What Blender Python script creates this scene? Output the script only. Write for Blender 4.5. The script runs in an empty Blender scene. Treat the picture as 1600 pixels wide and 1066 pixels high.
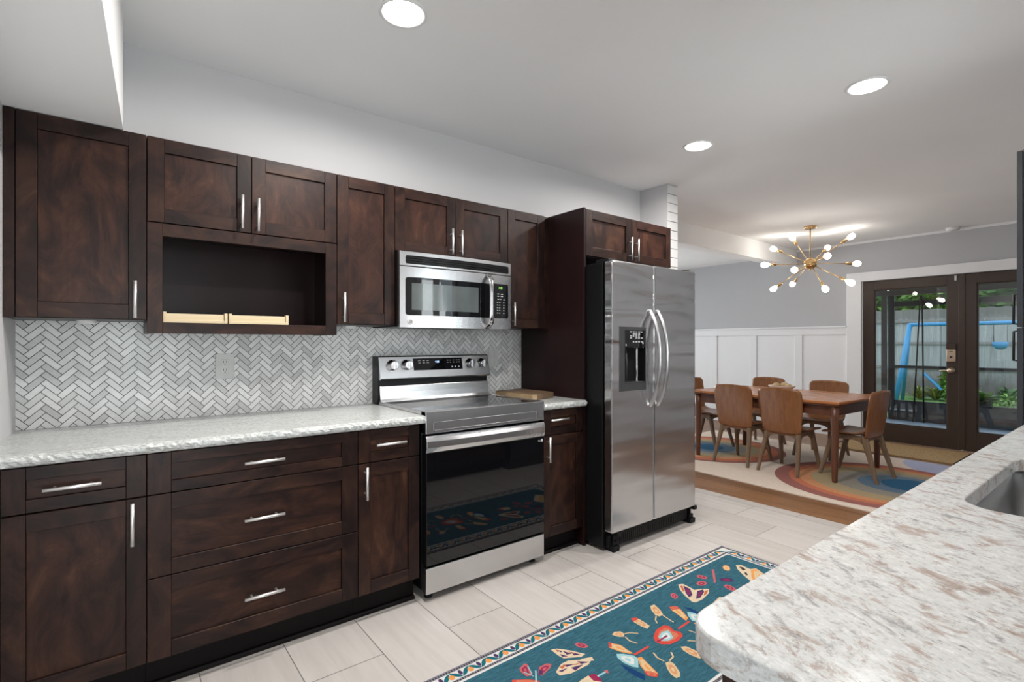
import bpy, bmesh, math, random
from mathutils import Vector, Matrix
sc = bpy.context.scene
PI = math.pi
random.seed(7)

# ------------------------------------------------------------------ camera, world, light, exposure
CAM_LOC = (0.3104, -2.8637, 1.2682); YAW = 0.663; F_PX = 798.1
cd = bpy.data.cameras.new('camera'); cam = bpy.data.objects.new('camera', cd); sc.collection.objects.link(cam)
cam.location = CAM_LOC; cam.rotation_euler = (PI / 2, 0, -YAW)
cd.sensor_width = 36; cd.lens = 36 * F_PX / 1600; cd.shift_y = 3.0 / 1600; cd.clip_start = 0.02
sc.camera = cam
w = bpy.data.worlds.new('overcast_sky'); sc.world = w; w.use_nodes = True
wn = w.node_tree.nodes; bg = wn['Background']
bg.inputs[0].default_value = (0.80, 0.90, 1.0, 1); bg.inputs[1].default_value = 2.0
sc.view_settings.view_transform = 'Standard'; sc.view_settings.look = 'None'
sc.view_settings.exposure = 0.36; sc.view_settings.gamma = 1.0; sc.view_settings.use_curve_mapping = False
CAN_WATTS = 17.0        # each recessed ceiling lamp
BULB_GLOW = 16.0        # each chandelier bulb

# daylight outside the sink window, and fill outside the added door and window
def daylight_fill(loc, rot, sx, sy, watts):
    d = bpy.data.lights.new('daylight_fill', 'AREA'); d.shape = 'RECTANGLE'; d.size = sx; d.size_y = sy; d.energy = watts; d.color = (1.0, .995, .99)
    o = bpy.data.objects.new('daylight_fill', d); sc.collection.objects.link(o); o.location = loc; o.rotation_euler = rot
daylight_fill((2.95, -3.75, 1.50), (PI / 2 + .45, 0, 0), 1.1, 1.3, 38)    # sink window
daylight_fill((.47, -3.75, 1.10), (PI / 2 + .60, 0, 0), .8, 2.0, 28)      # frontal fill through an unseen back door added behind the camera
daylight_fill((6.2, 4.75, 1.30), (PI / 2 + .05, 0, PI), 2.6, 2.0, 135)       # dining area fill through an unseen, added living room window

# ------------------------------------------------------------------ material helpers
class NT:
    def __init__(self, name):
        self.m = bpy.data.materials.new(name); self.m.use_nodes = True
        self.t = self.m.node_tree; self.n = self.t.nodes; self.b = self.n['Principled BSDF']
    def node(self, typ, **kw):
        x = self.n.new(typ)
        for k, v in kw.items():
            if k.startswith('i_'):
                x.inputs[k[2:].replace('_', ' ')].default_value = v
            else: setattr(x, k, v)
        return x
    def link(self, a, b): self.t.links.new(a, b)
    def coord(self, scale=(1, 1, 1), rot=(0, 0, 0), loc=(0, 0, 0), kind='Object'):
        tc = self.node('ShaderNodeTexCoord'); mp = self.node('ShaderNodeMapping')
        mp.inputs['Scale'].default_value = scale; mp.inputs['Rotation'].default_value = rot; mp.inputs['Location'].default_value = loc
        self.link(tc.outputs[kind], mp.inputs['Vector']); return mp.outputs[0]
    def world(self, scale=(1, 1, 1), rot=(0, 0, 0), loc=(0, 0, 0)):
        g = self.node('ShaderNodeNewGeometry'); mp = self.node('ShaderNodeMapping')
        mp.inputs['Scale'].default_value = scale; mp.inputs['Rotation'].default_value = rot; mp.inputs['Location'].default_value = loc
        self.link(g.outputs['Position'], mp.inputs['Vector']); return mp.outputs[0]
    def grain(self, scale, turn, loc=(0, 0, 0)):
        a = self.world(rot=(0, 0, turn)); mp = self.node('ShaderNodeMapping')
        mp.inputs['Scale'].default_value = scale; mp.inputs['Location'].default_value = loc
        self.link(a, mp.inputs['Vector']); return mp.outputs[0]
    def noise(self, vec, scale, detail=4, rough=.5, dist=0):
        x = self.node('ShaderNodeTexNoise'); x.inputs['Scale'].default_value = scale
        x.inputs['Detail'].default_value = detail; x.inputs['Roughness'].default_value = rough; x.inputs['Distortion'].default_value = dist
        self.link(vec, x.inputs['Vector']); return x.outputs['Fac']
    def ramp(self, fac, stops, const=False):
        r = self.node('ShaderNodeValToRGB'); e = r.color_ramp.elements
        if const: r.color_ramp.interpolation = 'CONSTANT'
        while len(e) < len(stops): e.new(.5)
        for q, (p, c) in zip(e, stops):
            q.position = p; q.color = (c[0], c[1], c[2], 1) if not isinstance(c, (int, float)) else (c, c, c, 1)
        self.link(fac, r.inputs[0]); return r.outputs[0]
    def mix(self, fac, a, b, mode='MIX'):
        x = self.node('ShaderNodeMix', data_type='RGBA', blend_type=mode)
        for sock, v in ((x.inputs[0], fac), (x.inputs[6], a), (x.inputs[7], b)):
            if isinstance(v, (int, float)): sock.default_value = v
            elif isinstance(v, tuple): sock.default_value = (*v, 1)
            else: self.link(v, sock)
        return x.outputs[2]
    def math(self, op, a, b=0.0):
        x = self.node('ShaderNodeMath', operation=op)
        for sock, v in ((x.inputs[0], a), (x.inputs[1], b)):
            if isinstance(v, (int, float)): sock.default_value = v
            else: self.link(v, sock)
        return x.outputs[0]
    def bump(self, h, strength=.2, dist=.01):
        x = self.node('ShaderNodeBump'); x.inputs['Strength'].default_value = strength; x.inputs['Distance'].default_value = dist
        self.link(h, x.inputs['Height']); self.link(x.outputs[0], self.b.inputs['Normal'])
    def island(self):
        return self.node('ShaderNodeNewGeometry').outputs['Random Per Island']
    def col(self, s): self.link(s, self.b.inputs['Base Color'])
    def rgh(self, s): self.link(s, self.b.inputs['Roughness'])

def plain(name, c, rough=.5, metal=0, coat=0, spec=.5, vary=.06, emit=None, es=0, nscale=14):
    k = NT(name); b = k.b
    b.inputs['Roughness'].default_value = rough; b.inputs['Metallic'].default_value = metal
    b.inputs['Coat Weight'].default_value = coat; b.inputs['Specular IOR Level'].default_value = spec
    if vary:
        n = k.noise(k.coord(), nscale, 3)
        k.col(k.ramp(n, [(.3, tuple(x * (1 - vary) for x in c)), (.7, tuple(min(1, x * (1 + vary)) for x in c))]))
    else: b.inputs['Base Color'].default_value = (*c, 1)
    if emit:
        b.inputs['Emission Color'].default_value = (*emit, 1); b.inputs['Emission Strength'].default_value = es
    return k.m

def paint(name, c, rough=.75, bump=.06):
    k = NT(name); k.b.inputs['Roughness'].default_value = rough; k.b.inputs['Specular IOR Level'].default_value = .25
    v = k.world(); n = k.noise(v, 1.6, 2)
    k.col(k.ramp(n, [(.3, tuple(x * .985 for x in c)), (.7, tuple(x * 1.015 for x in c))]))
    k.bump(k.noise(v, 260, 2), bump, .002); return k.m

def stained_wood(name, horizontal):
    # dark espresso birch: cloudy blotches, faint grain along the piece, each stile / rail / panel slightly different
    k = NT(name); rnd = k.island()
    off = k.node('ShaderNodeCombineXYZ')
    for i, f in enumerate((7.3, 3.1, 5.7)): k.link(k.math('MULTIPLY', rnd, f), off.inputs[i])
    g = k.node('ShaderNodeNewGeometry'); add = k.node('ShaderNodeVectorMath', operation='ADD')
    k.link(g.outputs['Position'], add.inputs[0]); k.link(off.outputs[0], add.inputs[1])
    mp = k.node('ShaderNodeMapping'); mp.inputs['Scale'].default_value = (2.2, 4, 5.5) if horizontal else (4.6, 4, 2.4)
    k.link(add.outputs[0], mp.inputs['Vector']); v = mp.outputs[0]
    blotch = k.noise(v, 1.5, 7, .66, 1.4)
    base = k.ramp(blotch, [(.30, (.0080, .0038, .0034)), (.44, (.0185, .0078, .0060)), (.58, (.0380, .0160, .0105)), (.76, (.078, .038, .022))])
    mp2 = k.node('ShaderNodeMapping'); mp2.inputs['Scale'].default_value = (2, 40, 90) if horizontal else (90, 40, 2)
    k.link(add.outputs[0], mp2.inputs['Vector'])
    grain = k.noise(mp2.outputs[0], 1.0, 3, .6)
    c = k.mix(.30, base, k.ramp(grain, [(.3, .25), (.7, 1.0)]), 'MULTIPLY')
    tint = k.ramp(rnd, [(0, (.70, .68, .72)), (.5, (1, 1, 1)), (1, (1.30, 1.16, 1.05))])
    k.col(k.mix(1.0, c, tint, 'MULTIPLY'))
    k.b.inputs['Roughness'].default_value = .40; k.b.inputs['Specular IOR Level'].default_value = .24; k.b.inputs['Coat Weight'].default_value = .03; k.b.inputs['Coat Roughness'].default_value = .3
    k.bump(grain, .05, .002); return k.m

def brushed(name, axis=0, base=(.56, .56, .57), rough=.26, wave=0):
    k = NT(name); b = k.b; b.inputs['Metallic'].default_value = 1
    sc3 = [420, 420, 420]; sc3[axis] = 2.5
    n = k.noise(k.world(tuple(sc3)), 1, 2)
    k.col(k.ramp(n, [(.3, tuple(x * .99 for x in base)), (.7, tuple(x * 1.01 for x in base))]))
    k.rgh(k.math('ADD', k.math('MULTIPLY', n, .012), rough - .006))
    if wave:
        h = k.noise(k.world((1.5, 1.5, 8.0)), 1.0, 1.0, .4, .3)
        x = k.node('ShaderNodeBump'); x.inputs['Strength'].default_value = wave; x.inputs['Distance'].default_value = .05
        sp = k.node('ShaderNodeSeparateXYZ'); k.link(k.node('ShaderNodeNewGeometry').outputs['Position'], sp.inputs[0])
        fade = k.node('ShaderNodeMapRange', interpolation_type='SMOOTHSTEP'); k.link(sp.outputs[2], fade.inputs[0])
        fade.inputs[1].default_value = .75; fade.inputs[2].default_value = 1.55; fade.inputs[3].default_value = .12; fade.inputs[4].default_value = 1.0
        k.link(k.math('MULTIPLY', h, fade.outputs[0]), x.inputs['Height'])
        k.link(x.outputs[0], b.inputs['Normal'])
    return k.m

def granite(name, brown):
    k = NT(name); b = k.b; b.inputs['Roughness'].default_value = .11 if brown else .22
    turn = -1.15 if brown else .05
    v = k.world((1, 1, 1)); 
    vs = k.grain((3.0, 5.5, 6) if brown else (3.2, 9, 9), turn)
    big = k.noise(vs, 3.2, 6, .62, .6); fine = k.noise(vs, 22, 6, .7, .3); spk = k.noise(v, 95, 3, .6)
    if brown:
        c = k.ramp(fine, [(.28, (.20, .19, .185)), (.42, (.52, .52, .51)), (.52, (.53, .535, .53)), (.7, (.67, .67, .66))])
        c = k.mix(k.ramp(spk, [(.56, 0), (.70, .55)]), c, (.33, .32, .31))
        m1 = k.noise(k.grain((3.2, 6.0, 6), turn, (3, 1, 0)), 3.6, 8, .74, .5)
        c = k.mix(k.ramp(m1, [(.525, 0), (.60, .6), (.72, .9)]), c, (.265, .175, .125))
        m2 = k.noise(k.grain((4.0, 7.5, 8), turn, (1, 7, 0)), 3.4, 8, .74, .5)
        c = k.mix(k.ramp(m2, [(.545, 0), (.66, .75)]), c, (.17, .16, .155))
    else:
        c = k.ramp(fine, [(.28, (.22, .23, .225)), (.42, (.45, .465, .455)), (.55, (.62, .635, .62)), (.72, (.78, .79, .78))])
        c = k.mix(k.ramp(big, [(.52, 0), (.68, .5)]), c, (.36, .365, .35))
        c = k.mix(k.ramp(spk, [(.58, 0), (.70, .5)]), c, (.20, .21, .205))
    k.col(c); return k.m

def tile_floor():
    k = NT('porcelain_plank_tile'); g = k.node('ShaderNodeNewGeometry'); sp = k.node('ShaderNodeSeparateXYZ'); k.link(g.outputs['Position'], sp.inputs[0])
    cb = k.node('ShaderNodeCombineXYZ'); k.link(k.math('ADD', sp.outputs[1], .595 + 12.2), cb.inputs[0]); k.link(k.math('ADD', sp.outputs[0], -.875 + 6.1), cb.inputs[1])
    br = k.node('ShaderNodeTexBrick'); k.link(cb.outputs[0], br.inputs['Vector'])
    for n, vv in (('Scale', 1), ('Mortar Size', .002), ('Mortar Smooth', .1), ('Bias', 0), ('Brick Width', .61), ('Row Height', .305)): br.inputs[n].default_value = vv
    br.inputs['Color1'].default_value = (.52, .482, .452, 1); br.inputs['Color2'].default_value = (.580, .545, .518, 1); br.inputs['Mortar'].default_value = (.17, .165, .16, 1)
    streak = k.noise(k.world((11, .9, 1)), 2.2, 5, .6, .5)
    k.col(k.mix(.55, br.outputs[0], k.ramp(streak, [(.3, (.80, .78, .76)), (.7, (1.06, 1.06, 1.06))]), 'MULTIPLY'))
    k.b.inputs['Roughness'].default_value = .34
    k.bump(k.math('SUBTRACT', 1.0, br.outputs['Fac']), .35, .002); return k.m

def plank_floor():
    k = NT('warm_plank_flooring'); g = k.node('ShaderNodeNewGeometry'); sp = k.node('ShaderNodeSeparateXYZ'); k.link(g.outputs['Position'], sp.inputs[0])
    cb = k.node('ShaderNodeCombineXYZ'); k.link(k.math('ADD', sp.outputs[1], 20), cb.inputs[0]); k.link(k.math('ADD', sp.outputs[0], 3.53), cb.inputs[1])
    br = k.node('ShaderNodeTexBrick'); k.link(cb.outputs[0], br.inputs['Vector'])
    for n, vv in (('Scale', 1), ('Mortar Size', .001), ('Bias', 0), ('Brick Width', 1.25), ('Row Height', .19)): br.inputs[n].default_value = vv
    br.inputs['Color1'].default_value = (.185, .080, .032, 1); br.inputs['Color2'].default_value = (.290, .140, .060, 1); br.inputs['Mortar'].default_value = (.05, .03, .02, 1)
    gr = k.noise(k.world((22, 1.3, 1)), 1.6, 6, .65, 1.2)
    k.col(k.mix(.8, br.outputs[0], k.ramp(gr, [(.3, .42), (.55, 1.0), (.75, 1.15)]), 'MULTIPLY'))
    k.b.inputs['Roughness'].default_value = .38; return k.m

def walnut(name, c0, c1, axis=2, rough=.34):
    k = NT(name); s = [30, 30, 30]; s[axis] = 1.6
    g = k.noise(k.coord(tuple(s)), 1.2, 5, .6, .6); k.col(k.ramp(g, [(.25, c0), (.75, c1)]))
    k.b.inputs['Roughness'].default_value = rough; return k.m

def glass_pane(name, tint=(.93, .96, .96), refl=1.0):
    k = NT(name); n = k.n; out = n['Material Output']
    tr = k.node('ShaderNodeBsdfTransparent'); tr.inputs[0].default_value = (*tint, 1)
    gl = k.node('ShaderNodeBsdfGlossy'); gl.inputs['Roughness'].default_value = .0; gl.inputs['Color'].default_value = (refl, refl, refl, 1)
    fr = k.node('ShaderNodeFresnel'); fr.inputs['IOR'].default_value = 1.5
    mx = k.node('ShaderNodeMixShader'); k.link(fr.outputs[0], mx.inputs[0]); k.link(tr.outputs[0], mx.inputs[1]); k.link(gl.outputs[0], mx.inputs[2])
    k.link(mx.outputs[0], out.inputs['Surface']); return k.m

def tile_marble():
    k = NT('white_marble_mosaic'); rnd = k.island(); k.b.inputs['Roughness'].default_value = .28
    v = k.world((14, 14, 30)); n = k.noise(v, 2.2, 5, .6, 1.2)
    c = k.ramp(rnd, [(0, (.56, .565, .56)), (.25, (.67, .675, .67)), (.6, (.76, .765, .76)), (1, (.84, .845, .84))])
    k.col(k.mix(.35, c, k.ramp(n, [(.3, .72), (.65, 1.05)]), 'MULTIPLY')); return k.m

def leafy(name, c0, c1):
    k = NT(name); k.col(k.ramp(k.island(), [(0, c0), (1, c1)])); k.b.inputs['Roughness'].default_value = .55
    k.b.inputs['Subsurface Weight'].default_value = 0; return k.m

M = {}
M['wall'] = paint('warm_grey_wall_paint', (.615, .61, .62))
M['wall_dining'] = paint('cool_grey_wall_paint', (.49, .49, .51))
M['ceil'] = paint('flat_ceiling_paint', (.88, .88, .88), .9, .03)
M['trim'] = paint('white_trim_paint', (.82, .82, .84), .45, .0)
M['wv'] = stained_wood('espresso_wood_upright', False); M['wh'] = stained_wood('espresso_wood_level', True)
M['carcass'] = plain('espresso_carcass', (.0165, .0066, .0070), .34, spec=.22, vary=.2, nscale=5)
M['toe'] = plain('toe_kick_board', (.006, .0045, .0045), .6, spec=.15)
M['steel'] = brushed('brushed_steel', 0, (.62, .62, .63), .27); M['steel_v'] = brushed('brushed_steel_upright', 2, (.58, .58, .59), .32)
M['fridge'] = brushed('brushed_fridge_steel', 0, (.58, .58, .59), .20, .9)
M['nickel'] = brushed('satin_nickel_pull', 2, (.84, .83, .82), .42)
M['chrome'] = plain('polished_steel', (.72, .72, .73), .12, 1, vary=.02)
M['black'] = plain('black_enamel', (.007, .007, .008), .30, spec=.25)
M['blackmatte'] = plain('black_plastic', (.009, .009, .010), .5, spec=.2)
M['blackglass'] = plain('black_glass', (.004, .004, .005), .03, vary=0)
M['mwglass'] = plain('grey_screened_glass', (.085, .10, .10), .09, vary=.08)
M['darkgrey'] = plain('dark_grey_plastic', (.045, .045, .047), .4)
M['print'] = plain('pale_print', (.62, .62, .62), .5, vary=0)
M['lcd_green'] = plain('green_lcd', (.02, .05, .02), .4, vary=0, emit=(.35, .9, .15), es=1.2)
M['lcd_blue'] = plain('blue_lcd', (.02, .03, .06), .4, vary=0, emit=(.45, .65, 1), es=1.6)
M['granite_l'] = granite('grey_white_granite', False); M['granite_r'] = granite('white_brown_granite', True)
M['mosaic'] = tile_marble(); M['grout'] = plain('grey_grout', (.11, .11, .108), .9)
M['tile'] = tile_floor(); M['plank'] = plank_floor()
M['outlet'] = plain('white_outlet_plastic', (.60, .60, .585), .35)
M['slot'] = plain('dark_slot', (.03, .03, .03), .6)
M['bamboo'] = walnut('pale_bamboo', (.62, .49, .30), (.74, .62, .42), 0, .45)
M['board'] = walnut('cutting_board_wood', (.12, .072, .042), (.26, .165, .098), 0, .5)
M['board_edge'] = walnut('cutting_board_live_edge', (.28, .19, .10), (.42, .30, .17), 0, .55)
M['walnut'] = walnut('walnut_ply', (.185, .070, .025), (.315, .132, .050), 2, .30)
M['walnut_frame'] = walnut('grey_walnut_frame', (.145, .090, .054), (.235, .152, .092), 2, .42)
M['table'] = walnut('warm_walnut_top', (.36, .125, .042), (.52, .205, .070), 1, .26)
M['table_leg'] = walnut('dark_walnut_leg', (.095, .034, .018), (.16, .062, .031), 2, .32)
M['bowl'] = plain('ceramic_bowl_cream', (.66, .52, .44), .35); M['fruit'] = plain('pale_potato_skin', (.56, .41, .23), .6, vary=.2)
M['brass'] = plain('brushed_brass', (.78, .52, .25), .26, 1, vary=.04)
M['bulb'] = plain('lit_bulb_glass', (.9, .88, .82), .3, vary=0, emit=(1, .94, .85), es=BULB_GLOW)
M['lens'] = plain('lit_lamp_lens', (.9, .9, .9), .5, vary=0, emit=(1, .97, .93), es=14)
M['lamp_trim'] = plain('white_lamp_trim', (.80, .80, .80), .4, vary=0)
M['door'] = plain('dark_brown_door_paint', (.044, .025, .0165), .38, vary=.08)
M['pane'] = glass_pane('door_glass'); M['hardware'] = plain('satin_champagne_metal', (.66, .52, .40), .3, .9)
M['brick'] = paint('white_painted_brick', (.76, .76, .76), .6, .3); M['mortar'] = paint('brick_joint', (.45, .40, .37), .9)
M['sink'] = brushed('sink_steel', 0, (.42, .42, .42), .30)
M['pantry'] = plain('charcoal_cabinet_laminate', (.022, .024, .030), .35, vary=.12)
M['coir'] = plain('coir_mat', (.40, .26, .12), .95, vary=.35, nscale=60); M['mat_edge'] = plain('mat_binding', (.055, .03, .02), .9)
def fence_wood():
    k = NT('weathered_fence_wood'); k.b.inputs['Roughness'].default_value = .95
    g = k.noise(k.world((30, 30, 1.4)), 1.2, 5, .65, .5); base = k.ramp(g, [(.25, (.20, .205, .205)), (.75, (.36, .37, .37))])
    base = k.mix(.6, base, k.ramp(k.island(), [(0, .75), (1, 1.1)]), 'MULTIPLY')
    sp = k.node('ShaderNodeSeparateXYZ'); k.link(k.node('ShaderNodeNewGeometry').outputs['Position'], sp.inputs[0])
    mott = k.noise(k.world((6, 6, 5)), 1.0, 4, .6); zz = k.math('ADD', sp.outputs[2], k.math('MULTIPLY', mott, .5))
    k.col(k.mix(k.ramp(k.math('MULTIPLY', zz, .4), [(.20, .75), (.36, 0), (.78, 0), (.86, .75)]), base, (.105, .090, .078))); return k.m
M['fence'] = fence_wood(); M['fence_rail'] = walnut('dark_fence_rail', (.13, .125, .12), (.24, .23, .22), 1, .9)
M['blue'] = plain('sky_blue_enamel', (.025, .20, .40), .4); M['patio'] = plain('blue_grey_slab', (.30, .36, .44), .6, vary=.2, nscale=4)
M['porch'] = plain('bronze_screen_frame', (.020, .019, .020), .4); M['kick'] = plain('stained_kick_panel', (.050, .050, .052), .55, vary=.5, nscale=5)
M['porch_ceiling'] = plain('brown_porch_ceiling', (.10, .075, .06), .7, vary=.15)
M['lawn'] = plain('lawn_green', (.085, .20, .035), .9, vary=.35, nscale=6)
M['leaf'] = leafy('bright_leaves', (.05, .14, .02), (.22, .40, .07)); M['leaf_dark'] = leafy('deep_green_leaves', (.015, .06, .012), (.07, .19, .035))
M['leaf_warm'] = leafy('mixed_garden_leaves', (.06, .14, .03), (.36, .30, .08)); M['bark'] = plain('grey_bark', (.12, .09, .075), .9, vary=.3)
M['pot'] = plain('black_pot', (.03, .028, .027), .6)
RUGC = {'teal': (.034, .110, .150), 'cream': (.62, .50, .35), 'purple': (.070, .035, .11), 'rust': (.46, .12, .06), 'pink': (.46, .115, .125),
        'tan': (.58, .44, .26), 'navy': (.010, .045, .14), 'orange': (.68, .29, .085), 'red': (.56, .065, .05), 'sky': (.28, .50, .54), 'maroon': (.26, .025, .075),
        'dark': (.05, .035, .04), 'white': (.62, .62, .60), 'grey': (.20, .20, .235), 'wave': (.012, .125, .155),
        'sand': (.70, .585, .49), 'mauve': (.31, .125, .105), 'coral': (.52, .17, .095), 'apricot': (.58, .27, .135), 'olive': (.40, .31, .185), 'stone': (.30, .275, .235), 'slate': (.135, .20, .27), 'deepblue': (.035, .12, .22), 'lilac': (.42, .44, .60)}
def cloth(name, c, streak):
    k = NT('woven_' + name); k.b.inputs['Roughness'].default_value = .95; k.b.inputs['Specular IOR Level'].default_value = .1
    a = k.noise(k.coord((9, 60, 1)), 2, 4, .7); b2 = k.noise(k.coord((300, 300, 1)), 1, 2)
    c2 = k.ramp(a, [(.3, tuple(x * (1 - streak) for x in c)), (.7, tuple(x * (1 + streak) for x in c))])
    k.col(k.mix(.25, c2, k.ramp(b2, [(.3, .55), (.7, 1.2)]), 'MULTIPLY')); return k.m
for n_, c_ in RUGC.items(): M['r_' + n_] = cloth(n_, c_, .38 if n_ == 'teal' else .10)

# ------------------------------------------------------------------ mesh helpers
class MB:
    def __init__(s): s.bm = bmesh.new()
    def face(s, pts, mi=0, smooth=False):
        f = s.bm.faces.new([s.bm.verts.new(p) for p in pts]); f.material_index = mi; f.smooth = smooth; return f
    def box(s, x0, x1, y0, y1, z0, z1, mi=0):
        if x0 > x1: x0, x1 = x1, x0
        if y0 > y1: y0, y1 = y1, y0
        if z0 > z1: z0, z1 = z1, z0
        v = [s.bm.verts.new((x, y, z)) for z in (z0, z1) for y in (y0, y1) for x in (x0, x1)]
        for q in ((0, 2, 3, 1), (4, 5, 7, 6), (0, 1, 5, 4), (2, 6, 7, 3), (0, 4, 6, 2), (1, 3, 7, 5)):
            f = s.bm.faces.new([v[i] for i in q]); f.material_index = mi
        return s
    def loft(s, rings, mi=0, cap=True, smooth=True, closed=True):
        vs = [[s.bm.verts.new(p) for p in r] for r in rings]; n = len(rings[0])
        for a, b in zip(vs, vs[1:]):
            for i in range(n if closed else n - 1):
                f = s.bm.faces.new((a[i], a[(i + 1) % n], b[(i + 1) % n], b[i])); f.material_index = mi; f.smooth = smooth
        if cap and closed:
            for r, rev in ((vs[0], True), (vs[-1], False)):
                f = s.bm.faces.new(r[::-1] if rev else r); f.material_index = mi
        return s
    def tube(s, pts, r, n=10, mi=0, squash=None):
        pts = [Vector(p) for p in pts]; rs = r if isinstance(r, (list, tuple)) else [r] * len(pts); rings = []
        up = None
        for i, p in enumerate(pts):
            d = (pts[min(i + 1, len(pts) - 1)] - pts[max(i - 1, 0)]).normalized()
            if up is None:
                up = Vector((0, 0, 1)) if abs(d.z) < .9 else Vector((1, 0, 0))
            a = d.cross(up).normalized(); b = a.cross(d).normalized(); up = b
            ka, kb = squash or (1, 1)
            rings.append([p + a * (rs[i] * ka * math.cos(2 * PI * j / n)) + b * (rs[i] * kb * math.sin(2 * PI * j / n)) for j in range(n)])
        return s.loft(rings, mi)
    def lathe(s, prof, c, n=24, mi=0, axis='z', cap=True):
        rings = []
        for r, h in prof:
            ring = []
            for j in range(n):
                a, b = r * math.cos(2 * PI * j / n), r * math.sin(2 * PI * j / n)
                ring.append(Vector(c) + (Vector((a, b, h)) if axis == 'z' else Vector((a, h, b)) if axis == 'y' else Vector((h, a, b))))
            rings.append(ring)
        return s.loft(rings, mi, cap)
    def grid(s, fn, nu, nv, mi=0, smooth=True):
        vs = [[s.bm.verts.new(fn(u / nu, v / nv)) for v in range(nv + 1)] for u in range(nu + 1)]
        for i in range(nu):
            for j in range(nv):
                f = s.bm.faces.new((vs[i][j], vs[i + 1][j], vs[i + 1][j + 1], vs[i][j + 1])); f.smooth = smooth; f.material_index = mi
        return s
    def prism(s, poly, axis, a, b, mi=0, smooth=False):
        # poly: 2D points in the plane across `axis`
        def P(p, h): return (h, p[0], p[1]) if axis == 'x' else (p[0], h, p[1]) if axis == 'y' else (p[0], p[1], h)
        return s.loft([[P(p, a) for p in poly], [P(p, b) for p in poly]], mi, True, smooth)
    def ball(s, c, r, mi=0, n=14, sq=(1, 1, 1)):
        rings = []
        for i in range(1, n // 2 + 1):
            t = PI * (i - .5) / (n // 2 + 0.0)
            rings.append([Vector(c) + Vector((r * sq[0] * math.sin(t) * math.cos(2 * PI * j / n), r * sq[1] * math.sin(t) * math.sin(2 * PI * j / n), -r * sq[2] * math.cos(t))) for j in range(n)])
        return s.loft(rings, mi)
ORG = {}
def _finish(o, label, cat, group, kind):
    if label: o['label'] = label
    if cat: o['category'] = cat
    if group: o['group'] = group
    if kind: o['kind'] = kind
def obj(name, mb, mats, parent=None, bevel=0, seg=2, solid=0, loc=None, label=None, cat=None, group=None, kind=None, subsurf=0):
    org = ORG[parent.name] if parent else Vector(loc or (0, 0, 0))
    bmesh.ops.recalc_face_normals(mb.bm, faces=mb.bm.faces)
    if org.length: bmesh.ops.translate(mb.bm, vec=-org, verts=mb.bm.verts)
    me = bpy.data.meshes.new(name); mb.bm.to_mesh(me); mb.bm.free()
    for m in (mats if isinstance(mats, (list, tuple)) else [mats]): me.materials.append(M[m] if isinstance(m, str) else m)
    o = bpy.data.objects.new(name, me); sc.collection.objects.link(o)
    if parent: o.parent = parent
    else: o.location = org
    ORG[o.name] = org.copy()
    if solid:
        x = o.modifiers.new('thickness', 'SOLIDIFY'); x.thickness = solid; x.offset = 0
    if bevel:
        x = o.modifiers.new('soft_edge', 'BEVEL'); x.width = bevel; x.segments = seg; x.limit_method = 'ANGLE'; x.angle_limit = .6
    if subsurf:
        x = o.modifiers.new('smooth', 'SUBSURF'); x.levels = subsurf; x.render_levels = subsurf
    _finish(o, label, cat, group, kind); return o
def thing(name, label, cat, loc, group=None, kind=None):
    o = bpy.data.objects.new(name, None); sc.collection.objects.link(o); o.location = loc; o.empty_display_size = .1
    ORG[o.name] = Vector(loc); _finish(o, label, cat, group, kind); return o
def copy_tree(o, parent=None):
    c = o.copy(); sc.collection.objects.link(c)
    if parent: c.parent = parent
    for ch in list(o.children): copy_tree(ch, c)
    return c
def cut(o, mb):
    # carve the solid mb (world coords) out of mesh object o
    org = ORG[o.name]; bmesh.ops.translate(mb.bm, vec=-org, verts=mb.bm.verts); bmesh.ops.recalc_face_normals(mb.bm, faces=mb.bm.faces)
    me = bpy.data.meshes.new('cutter'); mb.bm.to_mesh(me); mb.bm.free(); c = bpy.data.objects.new('cutter', me); sc.collection.objects.link(c)
    if o.parent: c.parent = o.parent
    else: c.location = o.location
    x = o.modifiers.new('cut', 'BOOLEAN'); x.object = c; x.solver = 'EXACT'
    o.modifiers.move(len(o.modifiers) - 1, 0)
    bpy.context.view_layer.update(); dg = bpy.context.evaluated_depsgraph_get()
    keep = [(m.name, m.show_viewport) for m in o.modifiers]
    for m in o.modifiers:
        if m.name != 'cut': m.show_viewport = False
    dg.update(); new = bpy.data.meshes.new_from_object(o.evaluated_get(dg))
    old = o.data; o.modifiers.remove(o.modifiers['cut']); o.data = new; bpy.data.meshes.remove(old)
    for m in o.modifiers: m.show_viewport = True
    bpy.data.objects.remove(c); bpy.data.meshes.remove(me)

# ------------------------------------------------------------------ the setting
CEIL = 2.61; XW = 8.12; XT = 4.336; YS = -3.15
S = dict(kind='structure')
b = MB(); b.face([(0, YS, 0), (XT, YS, 0), (XT, 0, 0), (0, 0, 0)], 0); b.face([(XT, YS, 0), (XW, YS, 0), (XW, 4.2, 0), (XT, 4.2, 0)], 1)
obj('floor', b, ['tile', 'plank'], **S)
obj('ceiling', MB().box(0, XW, YS, .56, CEIL, CEIL + .08), 'ceil', **S)
obj('ceiling_living', MB().box(4.0, XW, .58, 4.2, 2.54, 2.66), 'ceil', **S)
obj('ceiling_beam', MB().box(4.12, XW, .43, .60, 2.375, CEIL + .03), 'ceil', bevel=.006, **S)
# dropped soffit over the left end, its side slightly out of square
b = MB(); b.prism([(0, 0), (.342, 0), (.341, -.335), (.289, -1.247), (.18, YS), (0, YS)], 'z', 2.1145, CEIL)
obj('ceiling_soffit', b, 'ceil', **S)
obj('wall_kitchen', MB().box(-.1, 4.0, 0, .1, 0, CEIL), 'wall', **S)
obj('wall_left', MB().box(-.1, 0, YS, 0, 0, CEIL), 'wall', **S)
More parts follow.
